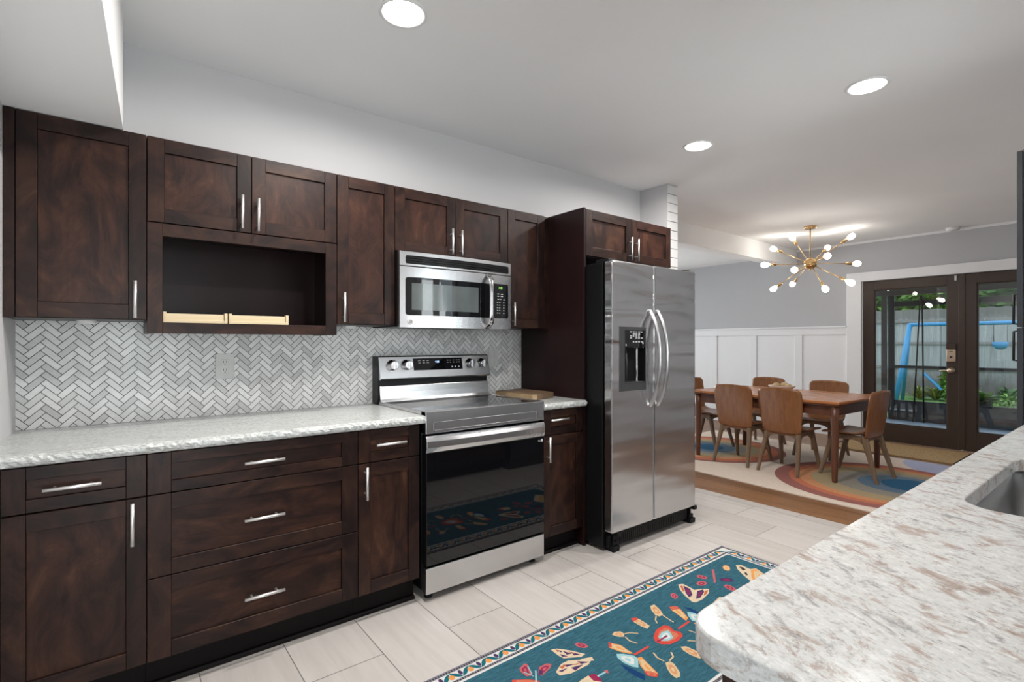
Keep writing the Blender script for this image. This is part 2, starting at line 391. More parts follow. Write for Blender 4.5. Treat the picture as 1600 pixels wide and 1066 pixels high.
# short return wall past the refrigerator, its end faced in white brick
obj('wall_return', MB().box(3.983, 4.0, -.283, 0, 0, CEIL), 'wall', **S)
b = MB(); b.box(4.0, 4.118, -.280, .43, 0, CEIL, 1)
z = .004; k = 0
while z < CEIL:
    b.box(3.9835, 4.122, -.289, -.278, z, min(z + .0705, CEIL), 0); z += .0765
obj('wall_brick', b, ['brick', 'mortar'], bevel=.002, **S)
# wall with the doors (opening y -2.42..-.40, up to 2.078)
DY0, DY1, DZ = -.386, -2.42, 2.078
b = MB(); b.box(XW, XW + .12, DY0, 4.2, 0, CEIL); b.box(XW, XW + .12, YS, DY1, 0, CEIL); b.box(XW, XW + .12, DY1, DY0, DZ, CEIL)
obj('wall_dining', b, 'wall_dining', **S)
# wainscot: base, rails and battens over a white field
b = MB(); YL = 4.2
b.box(XW - .006, XW, -.214, YL, 0, 1.49); b.box(XW - .022, XW, -.214, YL, 0, .14); b.box(XW - .022, XW, -.214, YL, 1.382, 1.485)
b.box(XW - .040, XW, -.214, YL, 1.478, 1.50)
y = .404
for yy in (.404, 1.064, 1.716, 2.37, 3.02): b.box(XW - .016, XW, yy - .053, yy + .053, .14, 1.382)
obj('trim_1', b, 'trim', bevel=.003, **S)
# door casing
b = MB(); b.box(XW - .03, XW, -.214, DY0, 0, DZ + .12); b.box(XW - .03, XW, DY0, DY1 - .15, DZ, DZ + .12); b.box(XW - .03, XW, DY1, DY1 - .15, 0, DZ)
b.box(XW - .0, XW + .12, DY0 - .0, DY0 - .012, 0, DZ)
obj('trim_2', b, 'trim', bevel=.004, **S)
obj('trim_3', MB().box(XW - .018, XW, YS, .43, CEIL - .03, CEIL), 'trim', bevel=.004, **S)
# closing walls of the adjoining room and the sink wall with its window
b = MB(); b.box(4.0, 4.9, 4.2, 4.3, 0, CEIL); b.box(7.5, XW, 4.2, 4.3, 0, CEIL); b.box(4.9, 7.5, 4.2, 4.3, 0, .30); b.box(4.9, 7.5, 4.2, 4.3, 2.25, CEIL)
obj('wall_living', b, 'wall_dining', **S)
b = MB()
for x0 in (4.9, 5.73, 6.58, 7.43): b.box(x0, x0 + .07, 4.22, 4.28, .30, 2.25)
b.box(4.9, 7.5, 4.22, 4.28, .30, .37); b.box(4.9, 7.5, 4.22, 4.28, 2.18, 2.25)
wo = obj('added_fill_window', b, 'trim', bevel=.003, loc=(6.2, 4.25, .3), **S); obj('pane', MB().box(4.95, 7.45, 4.247, 4.253, .35, 2.20), 'pane', wo)  # unseen window, added so fill light reaches the dining area
obj('wall_living_side', MB().box(3.9, 4.0, .43, 4.2, 0, CEIL), 'wall_dining', **S)
WX0, WX1, WZ0, WZ1 = 2.50, 3.40, 1.02, 2.10
b = MB(); b.box(0, .10, YS - .1, YS, 0, CEIL); b.box(.10, .84, YS - .1, YS, 2.08, CEIL); b.box(.84, WX0, YS - .1, YS, 0, CEIL); b.box(WX1, XW, YS - .1, YS, 0, CEIL); b.box(WX0, WX1, YS - .1, YS, 0, WZ0); b.box(WX0, WX1, YS - .1, YS, WZ1, CEIL)
obj('wall_sink', b, 'wall', **S)
b = MB()
for x0, x1 in ((WX0, WX0 + .13), (WX1 - .07, WX1), ((WX0 + WX1) / 2 - .06, (WX0 + WX1) / 2 + .10)): b.box(x0, x1, YS - .08, YS - .01, WZ0, WZ1)
b.box(WX0, WX1, YS - .08, YS - .01, WZ0, WZ0 + .06); b.box(WX0, WX1, YS - .08, YS - .01, WZ1 - .06, WZ1)
wo = obj('window_1', b, 'trim', bevel=.003, loc=(WX0, YS - .05, WZ0), **S)
obj('pane', MB().box(WX0 + .05, WX1 - .05, YS - .05, YS - .045, WZ0 + .05, WZ1 - .05), 'pane', wo)
b = MB(); b.box(.105, .205, YS - .07, YS - .03, .012, 2.075); b.box(.735, .835, YS - .07, YS - .03, .012, 2.075); b.box(.205, .735, YS - .07, YS - .03, .012, .22); b.box(.205, .735, YS - .07, YS - .03, 1.97, 2.075)
wo = obj('added_fill_door', b, 'trim', bevel=.003, loc=(.47, YS - .05, .012), **S); obj('pane', MB().box(.20, .74, YS - .053, YS - .047, .21, 1.98), 'pane', wo)  # unseen glass door, added to let flat fill in from behind the camera
# ------------------------------------------------------------------ french doors
def leaf(name, y0, y1, xd=8.13):
    b = MB(); st = .125
    b.box(xd, xd + .045, y0, y0 - st, .012, DZ - .004); b.box(xd, xd + .045, y1 + st, y1, .012, DZ - .004)
    b.box(xd, xd + .045, y0 - st, y1 + st, 1.955, DZ - .004); b.box(xd, xd + .045, y0 - st, y1 + st, .012, .232)
    for (a0, a1, c0, c1) in ((y0 - st, y0 - st - .012, .232, 1.955), (y1 + st + .012, y1 + st, .232, 1.955)): b.box(xd + .006, xd + .039, a0, a1, c0, c1)
    b.box(xd + .006, xd + .039, y0 - st, y1 + st, 1.943, 1.955); b.box(xd + .006, xd + .039, y0 - st, y1 + st, .232, .244)
    o = obj(name, b, 'door', bevel=.003, loc=(xd, (y0 + y1) / 2, .012), **S)
    obj('pane', MB().box(xd + .020, xd + .026, y0 - st, y1 + st, .24, 1.95), 'pane', o)
    return o
d1 = leaf('door_1', -.398, -1.388); d2 = leaf('door_2', -1.402, -2.408)
obj('astragal', MB().box(8.122, 8.13, -1.365, -1.425, .02, DZ - .01), 'door', d2, bevel=.003)
b = MB(); b.lathe([(.034, 0), (.034, -.012), (.014, -.014), (.012, -.04), (.028, -.046), (.031, -.06), (.024, -.072), (.006, -.075)], (8.13, -1.300, .942), 20, axis='x')
obj('door_knob', b, 'hardware', d1)
b = MB(); b.tube([(8.080, -1.300, .942), (8.072, -1.285, .943), (8.070, -1.235, .941), (8.072, -1.195, .936)], [.012, .010, .009, .006], 10); obj('door_lever', b, 'hardware', d1)
lk = obj('door_lock', MB().box(8.112, 8.13, -1.255, -1.343, 1.045, 1.19), 'hardware', d1, bevel=.008, seg=3)
obj('lock_cover', MB().box(8.108, 8.129, -1.252, -1.346, 1.195, 1.262), 'door', d1, bevel=.004)
b = MB(); b.lathe([(.014, 0), (.014, -.004)], (8.1125, -1.30, 1.10), 16, axis='x'); b.box(8.108, 8.1125, -1.284, -1.316, 1.165, 1.172)
obj('lock_dial', b, 'darkgrey', d1)
obj('contact_sensor', MB().box(8.112, 8.13, -1.330, -1.352, 2.00, 2.062), 'outlet', d1, bevel=.005)
# ------------------------------------------------------------------ kitchen wall: backsplash
def clip(poly, x0, x1, z0, z1):
    for ax, lim, sg in ((0, x0, 1), (0, x1, -1), (1, z0, 1), (1, z1, -1)):
        out = []
        for i, p in enumerate(poly):
            q = poly[(i + 1) % len(poly)]; a = (p[ax] - lim) * sg; c = (q[ax] - lim) * sg
            if a >= 0: out.append(p)
            if (a >= 0) != (c >= 0):
                t = a / (a - c); out.append((p[0] + t * (q[0] - p[0]), p[1] + t * (q[1] - p[1])))
        poly = out
        if len(poly) < 3: return None
    return poly
BX0, BX1, BZ0, BZ1 = .0, 2.624, .9145, 1.3605
bs = thing('tile_backsplash', 'white marble herringbone tile backsplash with dark grout between counter and wall cabinets', 'backsplash', (1.3, 0, BZ0))
obj('grout', MB().box(BX0, BX1, -.0065, -.0005, BZ0, BZ1), 'grout', bs)
b = MB(); U = .02425; c45 = math.sqrt(.5); g = .0014
for i in range(-70, 75):
    for j in range(-30, 35):
        ox, oy = i + 3 * j, i - 3 * j
        for (w_, h_, dx, dy) in ((3, 1, 0, 0), (1, 3, 0, 1)):
            x0, y0 = (ox + dx) * U + g, (oy + dy) * U + g; x1, y1 = x0 + w_ * U - 2 * g, y0 + h_ * U - 2 * g
            pts = [((px - py) * c45 + 1.2745, (px + py) * c45 + 1.1) for px, py in ((x0, y0), (x1, y0), (x1, y1), (x0, y1))]
            if max(p[0] for p in pts) < BX0 or min(p[0] for p in pts) > BX1 or max(p[1] for p in pts) < BZ0 or min(p[1] for p in pts) > BZ1: continue
            q = clip(pts, BX0, BX1, BZ0, BZ1)
            if q: b.prism(q, 'y', -.0065, -.009)
obj('herringbone_tiles', b, 'mosaic', bs)

# ------------------------------------------------------------------ cabinet builders
def front_mesh(x0, x1, z0, z1, y, fw=.057, rail=None, level=False):
    b = MB(); r = rail or fw; t = .020; e = .0004
    b.box(x0, x0 + fw, y, y + t, z0, z1, 0); b.box(x1 - fw, x1, y, y + t, z0, z1, 0)
    b.box(x0 + fw + e, x1 - fw - e, y, y + t, z0, z0 + r, 1); b.box(x0 + fw + e, x1 - fw - e, y, y + t, z1 - r, z1, 1)
    b.box(x0 + fw + e, x1 - fw - e, y + .009, y + t, z0 + r + e, z1 - r - e, 1 if level else 0); return b
def pull(x, z, y, length, level):
    b = MB(); h = length / 2; off = .032; d = h * .62
    a, c = ((x - h, y - off, z), (x + h, y - off, z)) if level else ((x, y - off, z - h), (x, y - off, z + h))
    b.tube([a, c], .0062, 12)
    for s in (-d, d):
        p = (x + s, y, z) if level else (x, y, z + s); b.tube([p, (p[0], y - off, p[2])], .0045, 8)
    return b
def door(parent, x0, x1, z0, z1, y, hx=None, hz=None, fw=.057):
    o = obj('door', front_mesh(x0, x1, z0, z1, y, fw), ['wv', 'wh'], parent, bevel=.0012, seg=1)
    if hx: obj('handle', pull(hx, hz, y, .148, False), 'nickel', o)
    return o
def drawer(parent, x0, x1, z0, z1, y, hx, hz, rail, L=.148):
    o = obj('drawer', front_mesh(x0, x1, z0, z1, y, .072 if x1 - x0 > .6 else .057, rail, True), ['wv', 'wh'], parent, bevel=.0012, seg=1)
    obj('handle', pull(hx, hz, y, L, True), 'nickel', o); return o
YU = -.3205; ZB, ZT = 1.361, 2.114
def upper(label, x0, x1, z0, z1, doors, yf=YU, yb=-.002, name='wall_cabinet'):
    t = thing(name, label, 'cabinet', ((x0 + x1) / 2, yb, z0))
    obj('body', MB().box(x0 + .0005, x1 - .0005, yb, yf + .0215, z0, z1), 'carcass', t, bevel=.001, seg=1)
    for d in doors: door(t, *d[:2], z0 + .003, z1 - .003, yf, d[2], d[3])
    return t
t = upper('tall dark wall cabinet with one door at the far left beside the left wall', .0005, .4183, ZB, ZT, [(.034, .4165, .379, 1.441)])
obj('filler_strip', MB().box(.001, .031, YU + .001, YU + .0205, ZB, ZT), 'wv', t)
upper('short two-door dark wall cabinet above the open cubby', .4183, 1.189, 1.762, ZT, [(.420, .8025, .762, 1.849), (.8055, 1.1875, .827, 1.845)])
upper('narrow tall dark wall cabinet between open cubby and microwave', 1.189, 1.4997, ZB, ZT, [(1.1915, 1.498, 1.219, 1.446)])
upper('short two-door dark wall cabinet above the microwave', 1.4997, 2.264, 1.7625, ZT, [(1.502, 1.8805, 1.844, 1.848), (1.8835, 2.262, 1.908, 1.848)])
t = upper('narrow tall dark wall cabinet between microwave and refrigerator panel', 2.264, 2.5717, ZB, ZT, [(2.2665, 2.570, 2.296, 1.450)])
obj('filler_strip', MB().box(2.572, 2.6245, -.300, -.284, ZB, ZT), 'wv', t)
# open cubby
t = thing('open_cubby', 'dark open-front cubby shelf under the two-door wall cabinet', 'cabinet', (.804, -.010, 1.3075))
X0, X1, Z0, Z1 = .419, 1.1885, 1.3075, 1.7605; IX0, IX1, IZ0, IZ1 = .471, 1.134, 1.353, 1.7085
b = MB(); b.box(X0, IX0, YU, YU + .02, Z0, Z1, 0); b.box(IX1, X1, YU, YU + .02, Z0, Z1, 0); b.box(IX0, IX1, YU, YU + .02, Z0, IZ0, 1); b.box(IX0, IX1, YU, YU + .02, IZ1, Z1, 1)
obj('face_frame', b, ['wv', 'wh'], t, bevel=.001, seg=1)
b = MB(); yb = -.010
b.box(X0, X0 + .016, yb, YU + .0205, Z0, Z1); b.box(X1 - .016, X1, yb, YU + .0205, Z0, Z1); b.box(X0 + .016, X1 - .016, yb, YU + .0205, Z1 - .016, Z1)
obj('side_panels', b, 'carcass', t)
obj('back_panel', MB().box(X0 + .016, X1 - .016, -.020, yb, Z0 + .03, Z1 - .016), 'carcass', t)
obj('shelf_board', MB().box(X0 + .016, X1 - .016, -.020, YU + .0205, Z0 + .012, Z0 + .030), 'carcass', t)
# bamboo drawer dividers lying in the cubby
def divider(x0, x1, label):
    b = MB(); zb = Z0 + .030; z1 = 1.3985
    b.box(x0 + .012, x1 - .012, -.292, -.282, zb, z1 - .006)
    b.box(x0 + .010, x1 - .010, -.299, -.294, zb, zb + .028)
    b.box(x0, x0 + .012, -.300, -.274, zb, z1); b.box(x1 - .012, x1, -.300, -.274, zb, z1)
    obj('drawer_divider', b, 'bamboo', None, bevel=.0015, loc=((x0 + x1) / 2, -.287, zb), label=label, cat='drawer divider', group='bamboo dividers in the open cubby')
divider(.474, .711, 'left pale bamboo drawer divider lying in the dark open cubby')
divider(.7165, .967, 'right pale bamboo drawer divider lying in the dark open cubby')

# ------------------------------------------------------------------ base cabinets
YB = -.623; Z_D0, Z_D1 = .7225, .869
def base(label, x0, x1, toe=True):
    t = thing('base_cabinet', label, 'cabinet', ((x0 + x1) / 2, -.3, 0))
    obj('body', MB().box(x0 + .0005, x1 - .0005, -.003, YB + .0215, .118, .8745), 'carcass', t, bevel=.001, seg=1)
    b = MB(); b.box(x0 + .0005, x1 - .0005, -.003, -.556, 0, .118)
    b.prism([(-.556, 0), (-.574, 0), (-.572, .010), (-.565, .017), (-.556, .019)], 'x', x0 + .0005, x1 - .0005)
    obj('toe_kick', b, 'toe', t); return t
t = base('dark base cabinet at the far left with one drawer over a tall door', .0005, .405)
obj('filler_strip', MB().box(.001, .030, YB + .001, YB + .0205, .122, .870), 'wv', t)
drawer(t, .033, .4035, Z_D0, Z_D1, YB, .2055, .795, .042); door(t, .033, .4035, .1225, .7175, YB, .363, .635)
t = base('wide dark base cabinet with three stacked drawers', .405, 1.181)
drawer(t, .4065, 1.1795, Z_D0, Z_D1, YB, .7885, .796, .042); drawer(t, .4065, 1.1795, .4215, .7185, YB, .7885, .5725, .057); drawer(t, .4065, 1.1795, .1225, .4175, YB, .7885, .264, .057)
t = base('narrow dark base cabinet with drawer and door left of the range', 1.181, 1.4890)
drawer(t, 1.1825, 1.4875, Z_D0, Z_D1, YB, 1.3295, .801, .045); door(t, 1.1825, 1.4875, .1225, .7175, YB, 1.211, .634)
t = base('narrow dark base cabinet with drawer and door right of the range', 2.2900, 2.6245)
drawer(t, 2.2915, 2.6225, Z_D0, Z_D1, YB, 2.400, .813, .045); door(t, 2.2915, 2.6225, .1225, .7175, YB, 2.297 + .022, .643)
# counters with a rough broken front edge
def rough_counter(x0, x1, label):
    b = MB(); n = max(4, int((x1 - x0) / .012)); rnd = random.Random(int(x1 * 100)); prof = []
    ys = [-.640, -.652, -.657, -.656, -.650, -.640]; zs = [.9137, .9085, .899, .889, .880, .8755]
    rings = []
    for i in range(n + 1):
        x = x0 + (x1 - x0) * i / n
        ring = [(x, -.0095, .8755), (x, -.0095, .9137)]
        for k_, (yy, zz) in enumerate(zip(ys, zs)):
            j = (rnd.random() - .5) * (.006 if 0 < k_ < 5 else .0015); ring.append((x, yy + j, zz + ((rnd.random() - .5) * .003 if 0 < k_ < 5 else 0)))
        rings.append(ring)
    b.loft(rings, 0, True, False)
    obj('stone_countertop', b, 'granite_l', None, loc=((x0 + x1) / 2, -.33, .8755), label=label, cat='countertop')
rough_counter(.0005, 1.5045, 'long grey-white granite countertop with rough front edge left of the range')
rough_counter(2.2800, 2.6245, 'short grey-white granite countertop between range and refrigerator panel')
# outlets, puck lights
def outlet(x0, x1, z0, z1, label, blank=False):
    t = thing('wall_outlet', label, 'outlet', ((x0 + x1) / 2, -.009, (z0 + z1) / 2))
    obj('cover_plate', MB().box(x0, x1, -.009, -.0145, z0, z1), 'outlet', t, bevel=.002)
    cx = (x0 + x1) / 2; cz = (z0 + z1) / 2
    if blank:
        for dx in (-.018, .018):
            for dz in (-.022, .022): obj('rocker_switch', MB().box(cx + dx - .012, cx + dx + .012, -.0145, -.0175, cz + dz - .018, cz + dz + .018), 'outlet', t, bevel=.002)
        return
    obj('receptacle', MB().box(cx - .017, cx + .017, -.0145, -.0165, cz - .034, cz + .034), 'outlet', t, bevel=.002)
    b = MB()
    for dz in (-.019, .019):
        for dx in (-.0065, .0065): b.box(cx + dx - .0013, cx + dx + .0013, -.0160, -.0168, cz + dz - .001, cz + dz + .008)
        b.lathe([(.0026, 0), (.0026, -.0008)], (cx, -.0160, cz + dz - .009), 10, axis='y')
    obj('socket_slots', b, 'slot', t)
outlet(.703, .785, 1.091, 1.2145, 'white double power outlet on the herringbone tile over the long counter')
outlet(2.333, 2.414, 1.105, 1.224, 'white wall plate on the herringbone tile right of the range', True)
for x, y, lab in ((.222, -.10, 'small white puck light under the far left wall cabinet'), (1.335, -.11, 'small white puck light under the narrow cabinet left of the microwave')):
    b = MB(); b.lathe([(.033, 0), (.033, -.010), (.029, -.014), (.0, -.0145)], (x, y, ZB), 20, cap=False)
    obj('puck_light', b, 'lamp_trim', None, loc=(x, y, ZB), label=lab, cat='light')

# ------------------------------------------------------------------ microwave
MX0, MX1 = 1.501, 2.243
def bow(x, y0=-.378, amp=.020): s_ = (x - (MX0 + MX1) / 2) / ((MX1 - MX0) / 2); return y0 - amp * (1 - s_ * s_)
def bow_panel(b, x0, x1, z0, z1, off, depth=.010, n=14, mi=0, rad=0):
    rings = []
    for i in range(n + 1):
        x = x0 + (x1 - x0) * i / n; y = bow(x) - off; k_ = 0
        d = min(x - x0, x1 - x)
        if rad and d < rad: k_ = rad - math.sqrt(max(0, rad * rad - (rad - d) ** 2))
        rings.append([(x, y, z0 + k_), (x, y, z1 - k_), (x, y + depth, z1 - k_), (x, y + depth, z0 + k_)])
    if rad:
        extra = []
        for d in (rad * .12, rad * .35, rad * .65):
            for x in (x0 + d, x1 - d):
                k_ = rad - math.sqrt(rad * rad - (rad - d) ** 2); y = bow(x) - off
                extra.append([(x, y, z0 + k_), (x, y, z1 - k_), (x, y + depth, z1 - k_), (x, y + depth, z0 + k_)])
        rings = sorted(rings + extra, key=lambda r: r[0][0])
    b.loft(rings, mi, True, False); return b
t = thing('microwave', 'stainless over-the-range microwave with black window and bowed handle', 'microwave', (1.88, -.012, 1.350))
obj('body', MB().box(1.5025, 2.262, -.0125, -.355, 1.354, 1.760), 'black', t, bevel=.003)
obj('top_panel', bow_panel(MB(), MX0, MX1, 1.679, 1.756, 0, .025), 'steel', t, bevel=.002)
b = bow_panel(MB(), 1.533, 2.222, 1.6905, 1.7355, .001, .004, rad=.010); vg = obj('vent_grille', b, 'blackglass', t)
b = MB()
for zz in (1.700, 1.7125, 1.725): bow_panel(b, 1.536, 2.219, zz - .0032, zz + .0032, .0045, .005)
obj('louvre', b, 'black', vg)
dr = obj('door', bow_panel(MB(), MX0, 2.085, 1.349, 1.676, 0, .025), 'steel', t, bevel=.002)
cp = obj('control_panel', bow_panel(MB(), 2.087, MX1, 1.349, 1.676, 0, .025), 'steel', t, bevel=.002)
obj('window_frame', bow_panel(MB(), 1.532, 2.085, 1.416, 1.620, .001, .004, rad=.016), 'blackglass', dr)
obj('window', bow_panel(MB(), 1.567, 1.988, 1.445, 1.589, .0025, .003), 'mwglass', dr)
for xx in (1.768, 1.808): obj('window_mark', bow_panel(MB(), xx, xx + .0015, 1.418, 1.440, .0022, .002), 'darkgrey', dr)
b = MB(); yb = bow(1.559); b.lathe([(.0155, 0), (.0155, -.003), (.012, -.004)], (1.559, yb, 1.382), 20, axis='y'); lg = obj('round_badge', b, 'outlet', dr)
b = MB(); pts = [(1.559 + .0075 * math.cos(a), yb - .0048, 1.382 + .0075 * math.sin(a)) for a in [i * PI / 8 for i in range(17)]]
b.tube(pts, .0012, 6); b.tube([(1.555, yb - .0048, 1.380), (1.559, yb - .0048, 1.385), (1.563, yb - .0048, 1.380)], .0009, 6); obj('badge_mark', b, 'darkgrey', dr)
obj('keypad', bow_panel(MB(), 2.089, 2.219, 1.416, 1.624, .001, .004, rad=.012), 'blackglass', cp)
obj('display', bow_panel(MB(), 2.135, 2.190, 1.590, 1.609, .002, .002), 'blackglass', cp)
def seven(b, txt, x, z, h, y, mi=0, th=.0016):
    seg = {'1': 'bc', '2': 'abged', '3': 'abgcd', '4': 'fgbc', '0': 'abcdef', '8': 'abcdefg', '5': 'afgcd', '7': 'abc'}; w_ = h * .5
    for ch in txt:
        if ch == ':': b.box(x, x + th, y, y - .0004, z + h * .25, z + h * .25 + th); b.box(x, x + th, y, y - .0004, z + h * .7, z + h * .7 + th); x += th * 2.6; continue
        for s_ in seg[ch]:
            r = {'a': (0, w_, h - th, h), 'b': (w_ - th, w_, h / 2, h), 'c': (w_ - th, w_, 0, h / 2), 'd': (0, w_, 0, th), 'e': (0, th, 0, h / 2), 'f': (0, th, h / 2, h), 'g': (0, w_, h / 2 - th / 2, h / 2 + th / 2)}[s_]
            b.box(x + r[0], x + r[1], y, y - .0004, z + r[2], z + r[3])
        x += w_ + th * 1.3
b = MB(); seven(b, '2:20', 2.142, 1.594, .0115, bow(2.142) - .0022); obj('clock_digits', b, 'lcd_green', cp)
b = MB()
def key(x0, x1, zz): bow_panel(b, x0, x1, zz - .0022, zz + .0022, .0014, .0008, 2)
for zz in (1.563, 1.5495):
    key(2.130, 2.146, zz); key(2.158, 2.176, zz)
for xx in (2.132, 2.150, 2.178): key(xx, xx + .013, 1.530)
for zz in (1.512, 1.496, 1.480, 1.464, 1.448):
    for xx in (2.128, 2.145, 2.178): key(xx, xx + .009, zz)
obj('key_print', b, 'print', cp)
b = MB(); hp = []
for i in range(13):
    s_ = -1 + i / 6; z = 1.513 + s_ * .158; yy = bow(2.06) - .006 - .043 * (1 - s_ ** 4) ** .5 if abs(s_) < 1 else bow(2.06)
    hp.append((2.055, yy, z))
b.tube(hp, [.012] + [.0125] * 11 + [.012], 14, squash=(1.35, .6)); obj('handle', b, 'chrome', dr)

# ------------------------------------------------------------------ range
RX0, RX1 = 1.5085, 2.2745; RY = -.6492
t = thing('range', 'freestanding stainless electric range with black glass oven door and cooktop', 'stove', ((RX0 + RX1) / 2, -.33, 0))
obj('body', MB().box(RX0 + .002, RX1 - .002, -.02, -.600, .045, .918), 'black', t, bevel=.003)
b = MB(); b.box(RX0 + .006, RX1 - .006, -.105, RY + .012, .918, .9295); obj('cooktop', b, 'blackglass', t, bevel=.002)
for xx in (RX0, RX1 - .007): obj('cooktop_trim', MB().box(xx, xx + .007, -.095, RY, .905, .9325), 'steel', t, bevel=.002)
b = MB(); b.box(RX0, RX1, RY, RY + .05, .823, .9325); fa = obj('front_fascia', b, 'steel', t, bevel=.003)
b = MB(); x0, x1, z0, z1 = 1.552, 2.226, .834, .878
for r_ in ((x0, x1, z1 - .005, z1), (x0, x1, z0, z0 + .005), (x0, x0 + .006, z0, z1), (x1 - .006, x1, z0, z1)): b.box(r_[0], r_[1], RY + .001, RY - .0022, r_[2], r_[3])
obj('fascia_border', b, 'chrome', fa, bevel=.0012)
od = obj('oven_door', MB().box(RX0 + .002, RX1 - .002, RY, -.602, .176, .812), 'black', t, bevel=.003)
obj('oven_glass', MB().box(RX0 + .003, RX1 - .003, RY - .003, RY + .001, .178, .726), 'blackglass', od, bevel=.001, seg=1)
b = MB(); n = 24; rings = []
for i in range(n + 1):
    s_ = -1 + 2 * i / n; x = (RX0 + RX1) / 2 + s_ * (RX1 - RX0) / 2; q = .020 * (1 - s_ ** 4)
    rings.append([(x, RY + .001, .727), (x, RY - .004 - q * .55, .733), (x, RY - .010 - q, .757), (x, RY - .010 - q, .787), (x, RY - .005 - q * .8, .803), (x, RY + .001, .813)])
b.loft(rings, 0, True, False); obj('handle', b, 'steel', od, bevel=.002)
b = MB(); b.box(1.530, 2.255, RY - .0118, RY - .004, .764, .7665); 
b = MB(); b.box(2.2485, 2.262, RY - .0030, RY - .0038, .700, .7155); b.box(2.226, 2.245, RY - .0030, RY - .0036, .7075, .7098); b.box(2.229, 2.245, RY - .0030, RY - .0036, .7025, .7045); obj('oven_sticker', b, 'print', od)
obj('storage_drawer', MB().box(RX0 + .001, RX1 - .001, RY - .002, -.610, .040, .166), 'steel', t, bevel=.003)
for xx in (RX0 + .045, RX1 - .045):
    for yy in (-.59, -.10):
        obj('foot', MB().lathe([(.021, 0), (.021, .010), (.012, .016), (.010, .046)], (xx, yy, 0), 14), 'blackmatte', t)
# backguard: lower apron, dark slot, leaning control panel
b = MB(); b.prism([(-.030, .9295), (-.112, .9295), (-.104, .945), (-.098, .98), (-.096, 1.018), (-.030, 1.018)], 'x', RX0 + .005, RX1 - .005); bgd = obj('backguard', b, 'steel', t, bevel=.002)
b = MB(); b.box(RX0 + .004, RX1 - .004, -.030, -.080, 1.018, 1.05); obj('vent_slot', b, 'black', bgd)
b = MB(); b.prism([(-.030, 1.05), (-.080, 1.05), (-.108, 1.052), (-.114, 1.062), (-.088, 1.188), (-.080, 1.193), (-.030, 1.193)], 'x', RX0, RX1); cpn = obj('control_panel', b, 'steel', t, bevel=.003)
obj('side_cap', MB().box(RX0 - .006, RX0 + .004, -.012, -.085, .92, 1.19), 'black', cpn, bevel=.002)
def tilt(u): return -.114 + (u - 1.062) * (.026 / .126)   # y of the leaning face at height u
def slab(b, x0, x1, z0, z1, d=.0015, mi=0):
    b.loft([[(x, tilt(z0) - d, z0), (x, tilt(z1) - d, z1), (x, tilt(z1) + .002, z1), (x, tilt(z0) + .002, z0)] for x in (x0, x1)], mi, True, False); return b
obj('display_glass', slab(MB(), 1.724, 2.066, 1.104, 1.175), 'blackglass', cpn)
b = MB(); seven(b, '4:08', 1.872, 1.147, .0115, tilt(1.152) - .0022); obj('clock_digits', b, 'lcd_blue', cpn)
b = MB()
for zz in (1.148, 1.161):
    for xx in (1.755, 1.785, 1.812): slab(b, xx, xx + .016, zz - .0017, zz + .0017, .0019)
obj('button_print', b, 'print', cpn); b = MB()
for zz in (1.148, 1.161):
    for xx in (1.955, 1.975, 1.998, 2.022, 2.040): slab(b, xx, xx + .010, zz - .0017, zz + .0017, .0019)
obj('button_print', b, 'print', cpn); b = MB()
for xx in (1.985, 2.008, 2.034): slab(b, xx, xx + .009, 1.120 - .004, 1.120 + .004, .0019)
obj('button_print', b, 'print', cpn)
for xx in (1.587, 1.679, 2.122, 2.216):
    zz = 1.139; y0 = tilt(zz); b = MB(); b.lathe([(.032, 0), (.032, -.007), (.028, -.010), (.026, -.034), (.023, -.038)], (xx, y0, zz), 26, axis='y'); kn = obj('knob', b, 'chrome', cpn)
    obj('knob_grip', MB().box(xx - .0055, xx + .0055, y0 - .036, y0 - .047, zz - .025, zz + .025), 'steel', kn, bevel=.003)

# cutting board
def slanted_board():
    b = MB(); top = [(2.318, -.118), (2.556, -.090), (2.562, -.420), (2.372, -.474), (2.350, -.460)]
    b.prism(top, 'z', .9145, .951); o = obj('cutting_board', b, ['board'], None, bevel=.004, loc=(2.45, -.28, .9145), label='thick brown wooden cutting board lying on the short counter beside the range', cat='cutting board')
    b = MB(); b.prism([(2.3725, -.4735), (2.3500, -.4595), (2.3172, -.1178), (2.3150, -.122), (2.3465, -.4625), (2.370, -.4775)], 'z', .918, .9475); obj('live_edge', b, 'board_edge', o)
slanted_board()

# ------------------------------------------------------------------ refrigerator niche and refrigerator
t = upper('two-door dark cabinet above the refrigerator with a tall side panel down to the floor', 2.6445, 3.535, 1.815, 2.112, [(2.6465, 3.0885, 3.055, 1.902), (3.0915, 3.533, 3.123, 1.898)], -.628, name='refrigerator_cabinet')
obj('side_panel', MB().box(2.6252, 2.6440, -.002, -.628, 0, 2.1165), 'carcass', t, bevel=.0015)
FX0, FX1, FY = 2.645, 3.520, -.840
t = thing('refrigerator', 'side-by-side stainless refrigerator with ice dispenser and two bowed handles', 'refrigerator', (3.08, -.42, 0))
obj('body', MB().box(FX0 + .004, FX1 - .004, -.05, -.762, .024, 1.758), 'black', t, bevel=.004)
obj('hinge_cover', MB().box(FX0 + .01, FX0 + .09, -.70, -.80, 1.758, 1.778), 'blackmatte', t, bevel=.004); obj('hinge_cover', MB().box(FX1 - .09, FX1 - .01, -.70, -.80, 1.758, 1.778), 'blackmatte', t, bevel=.004)
ld = obj('freezer_door', MB().box(FX0, 3.040, -.772, FY, .128, 1.765), 'fridge', t, bevel=.014, seg=4)
rd = obj('refrigerator_door', MB().box(3.046, FX1, -.772, FY, .128, 1.765), 'fridge', t, bevel=.014, seg=4)
cut(ld, MB().box(2.757, 2.957, -.86, -.775, 1.018, 1.245))
b = MB(); D0, D1, E0, E1 = 2.711, 2.962, .975, 1.367
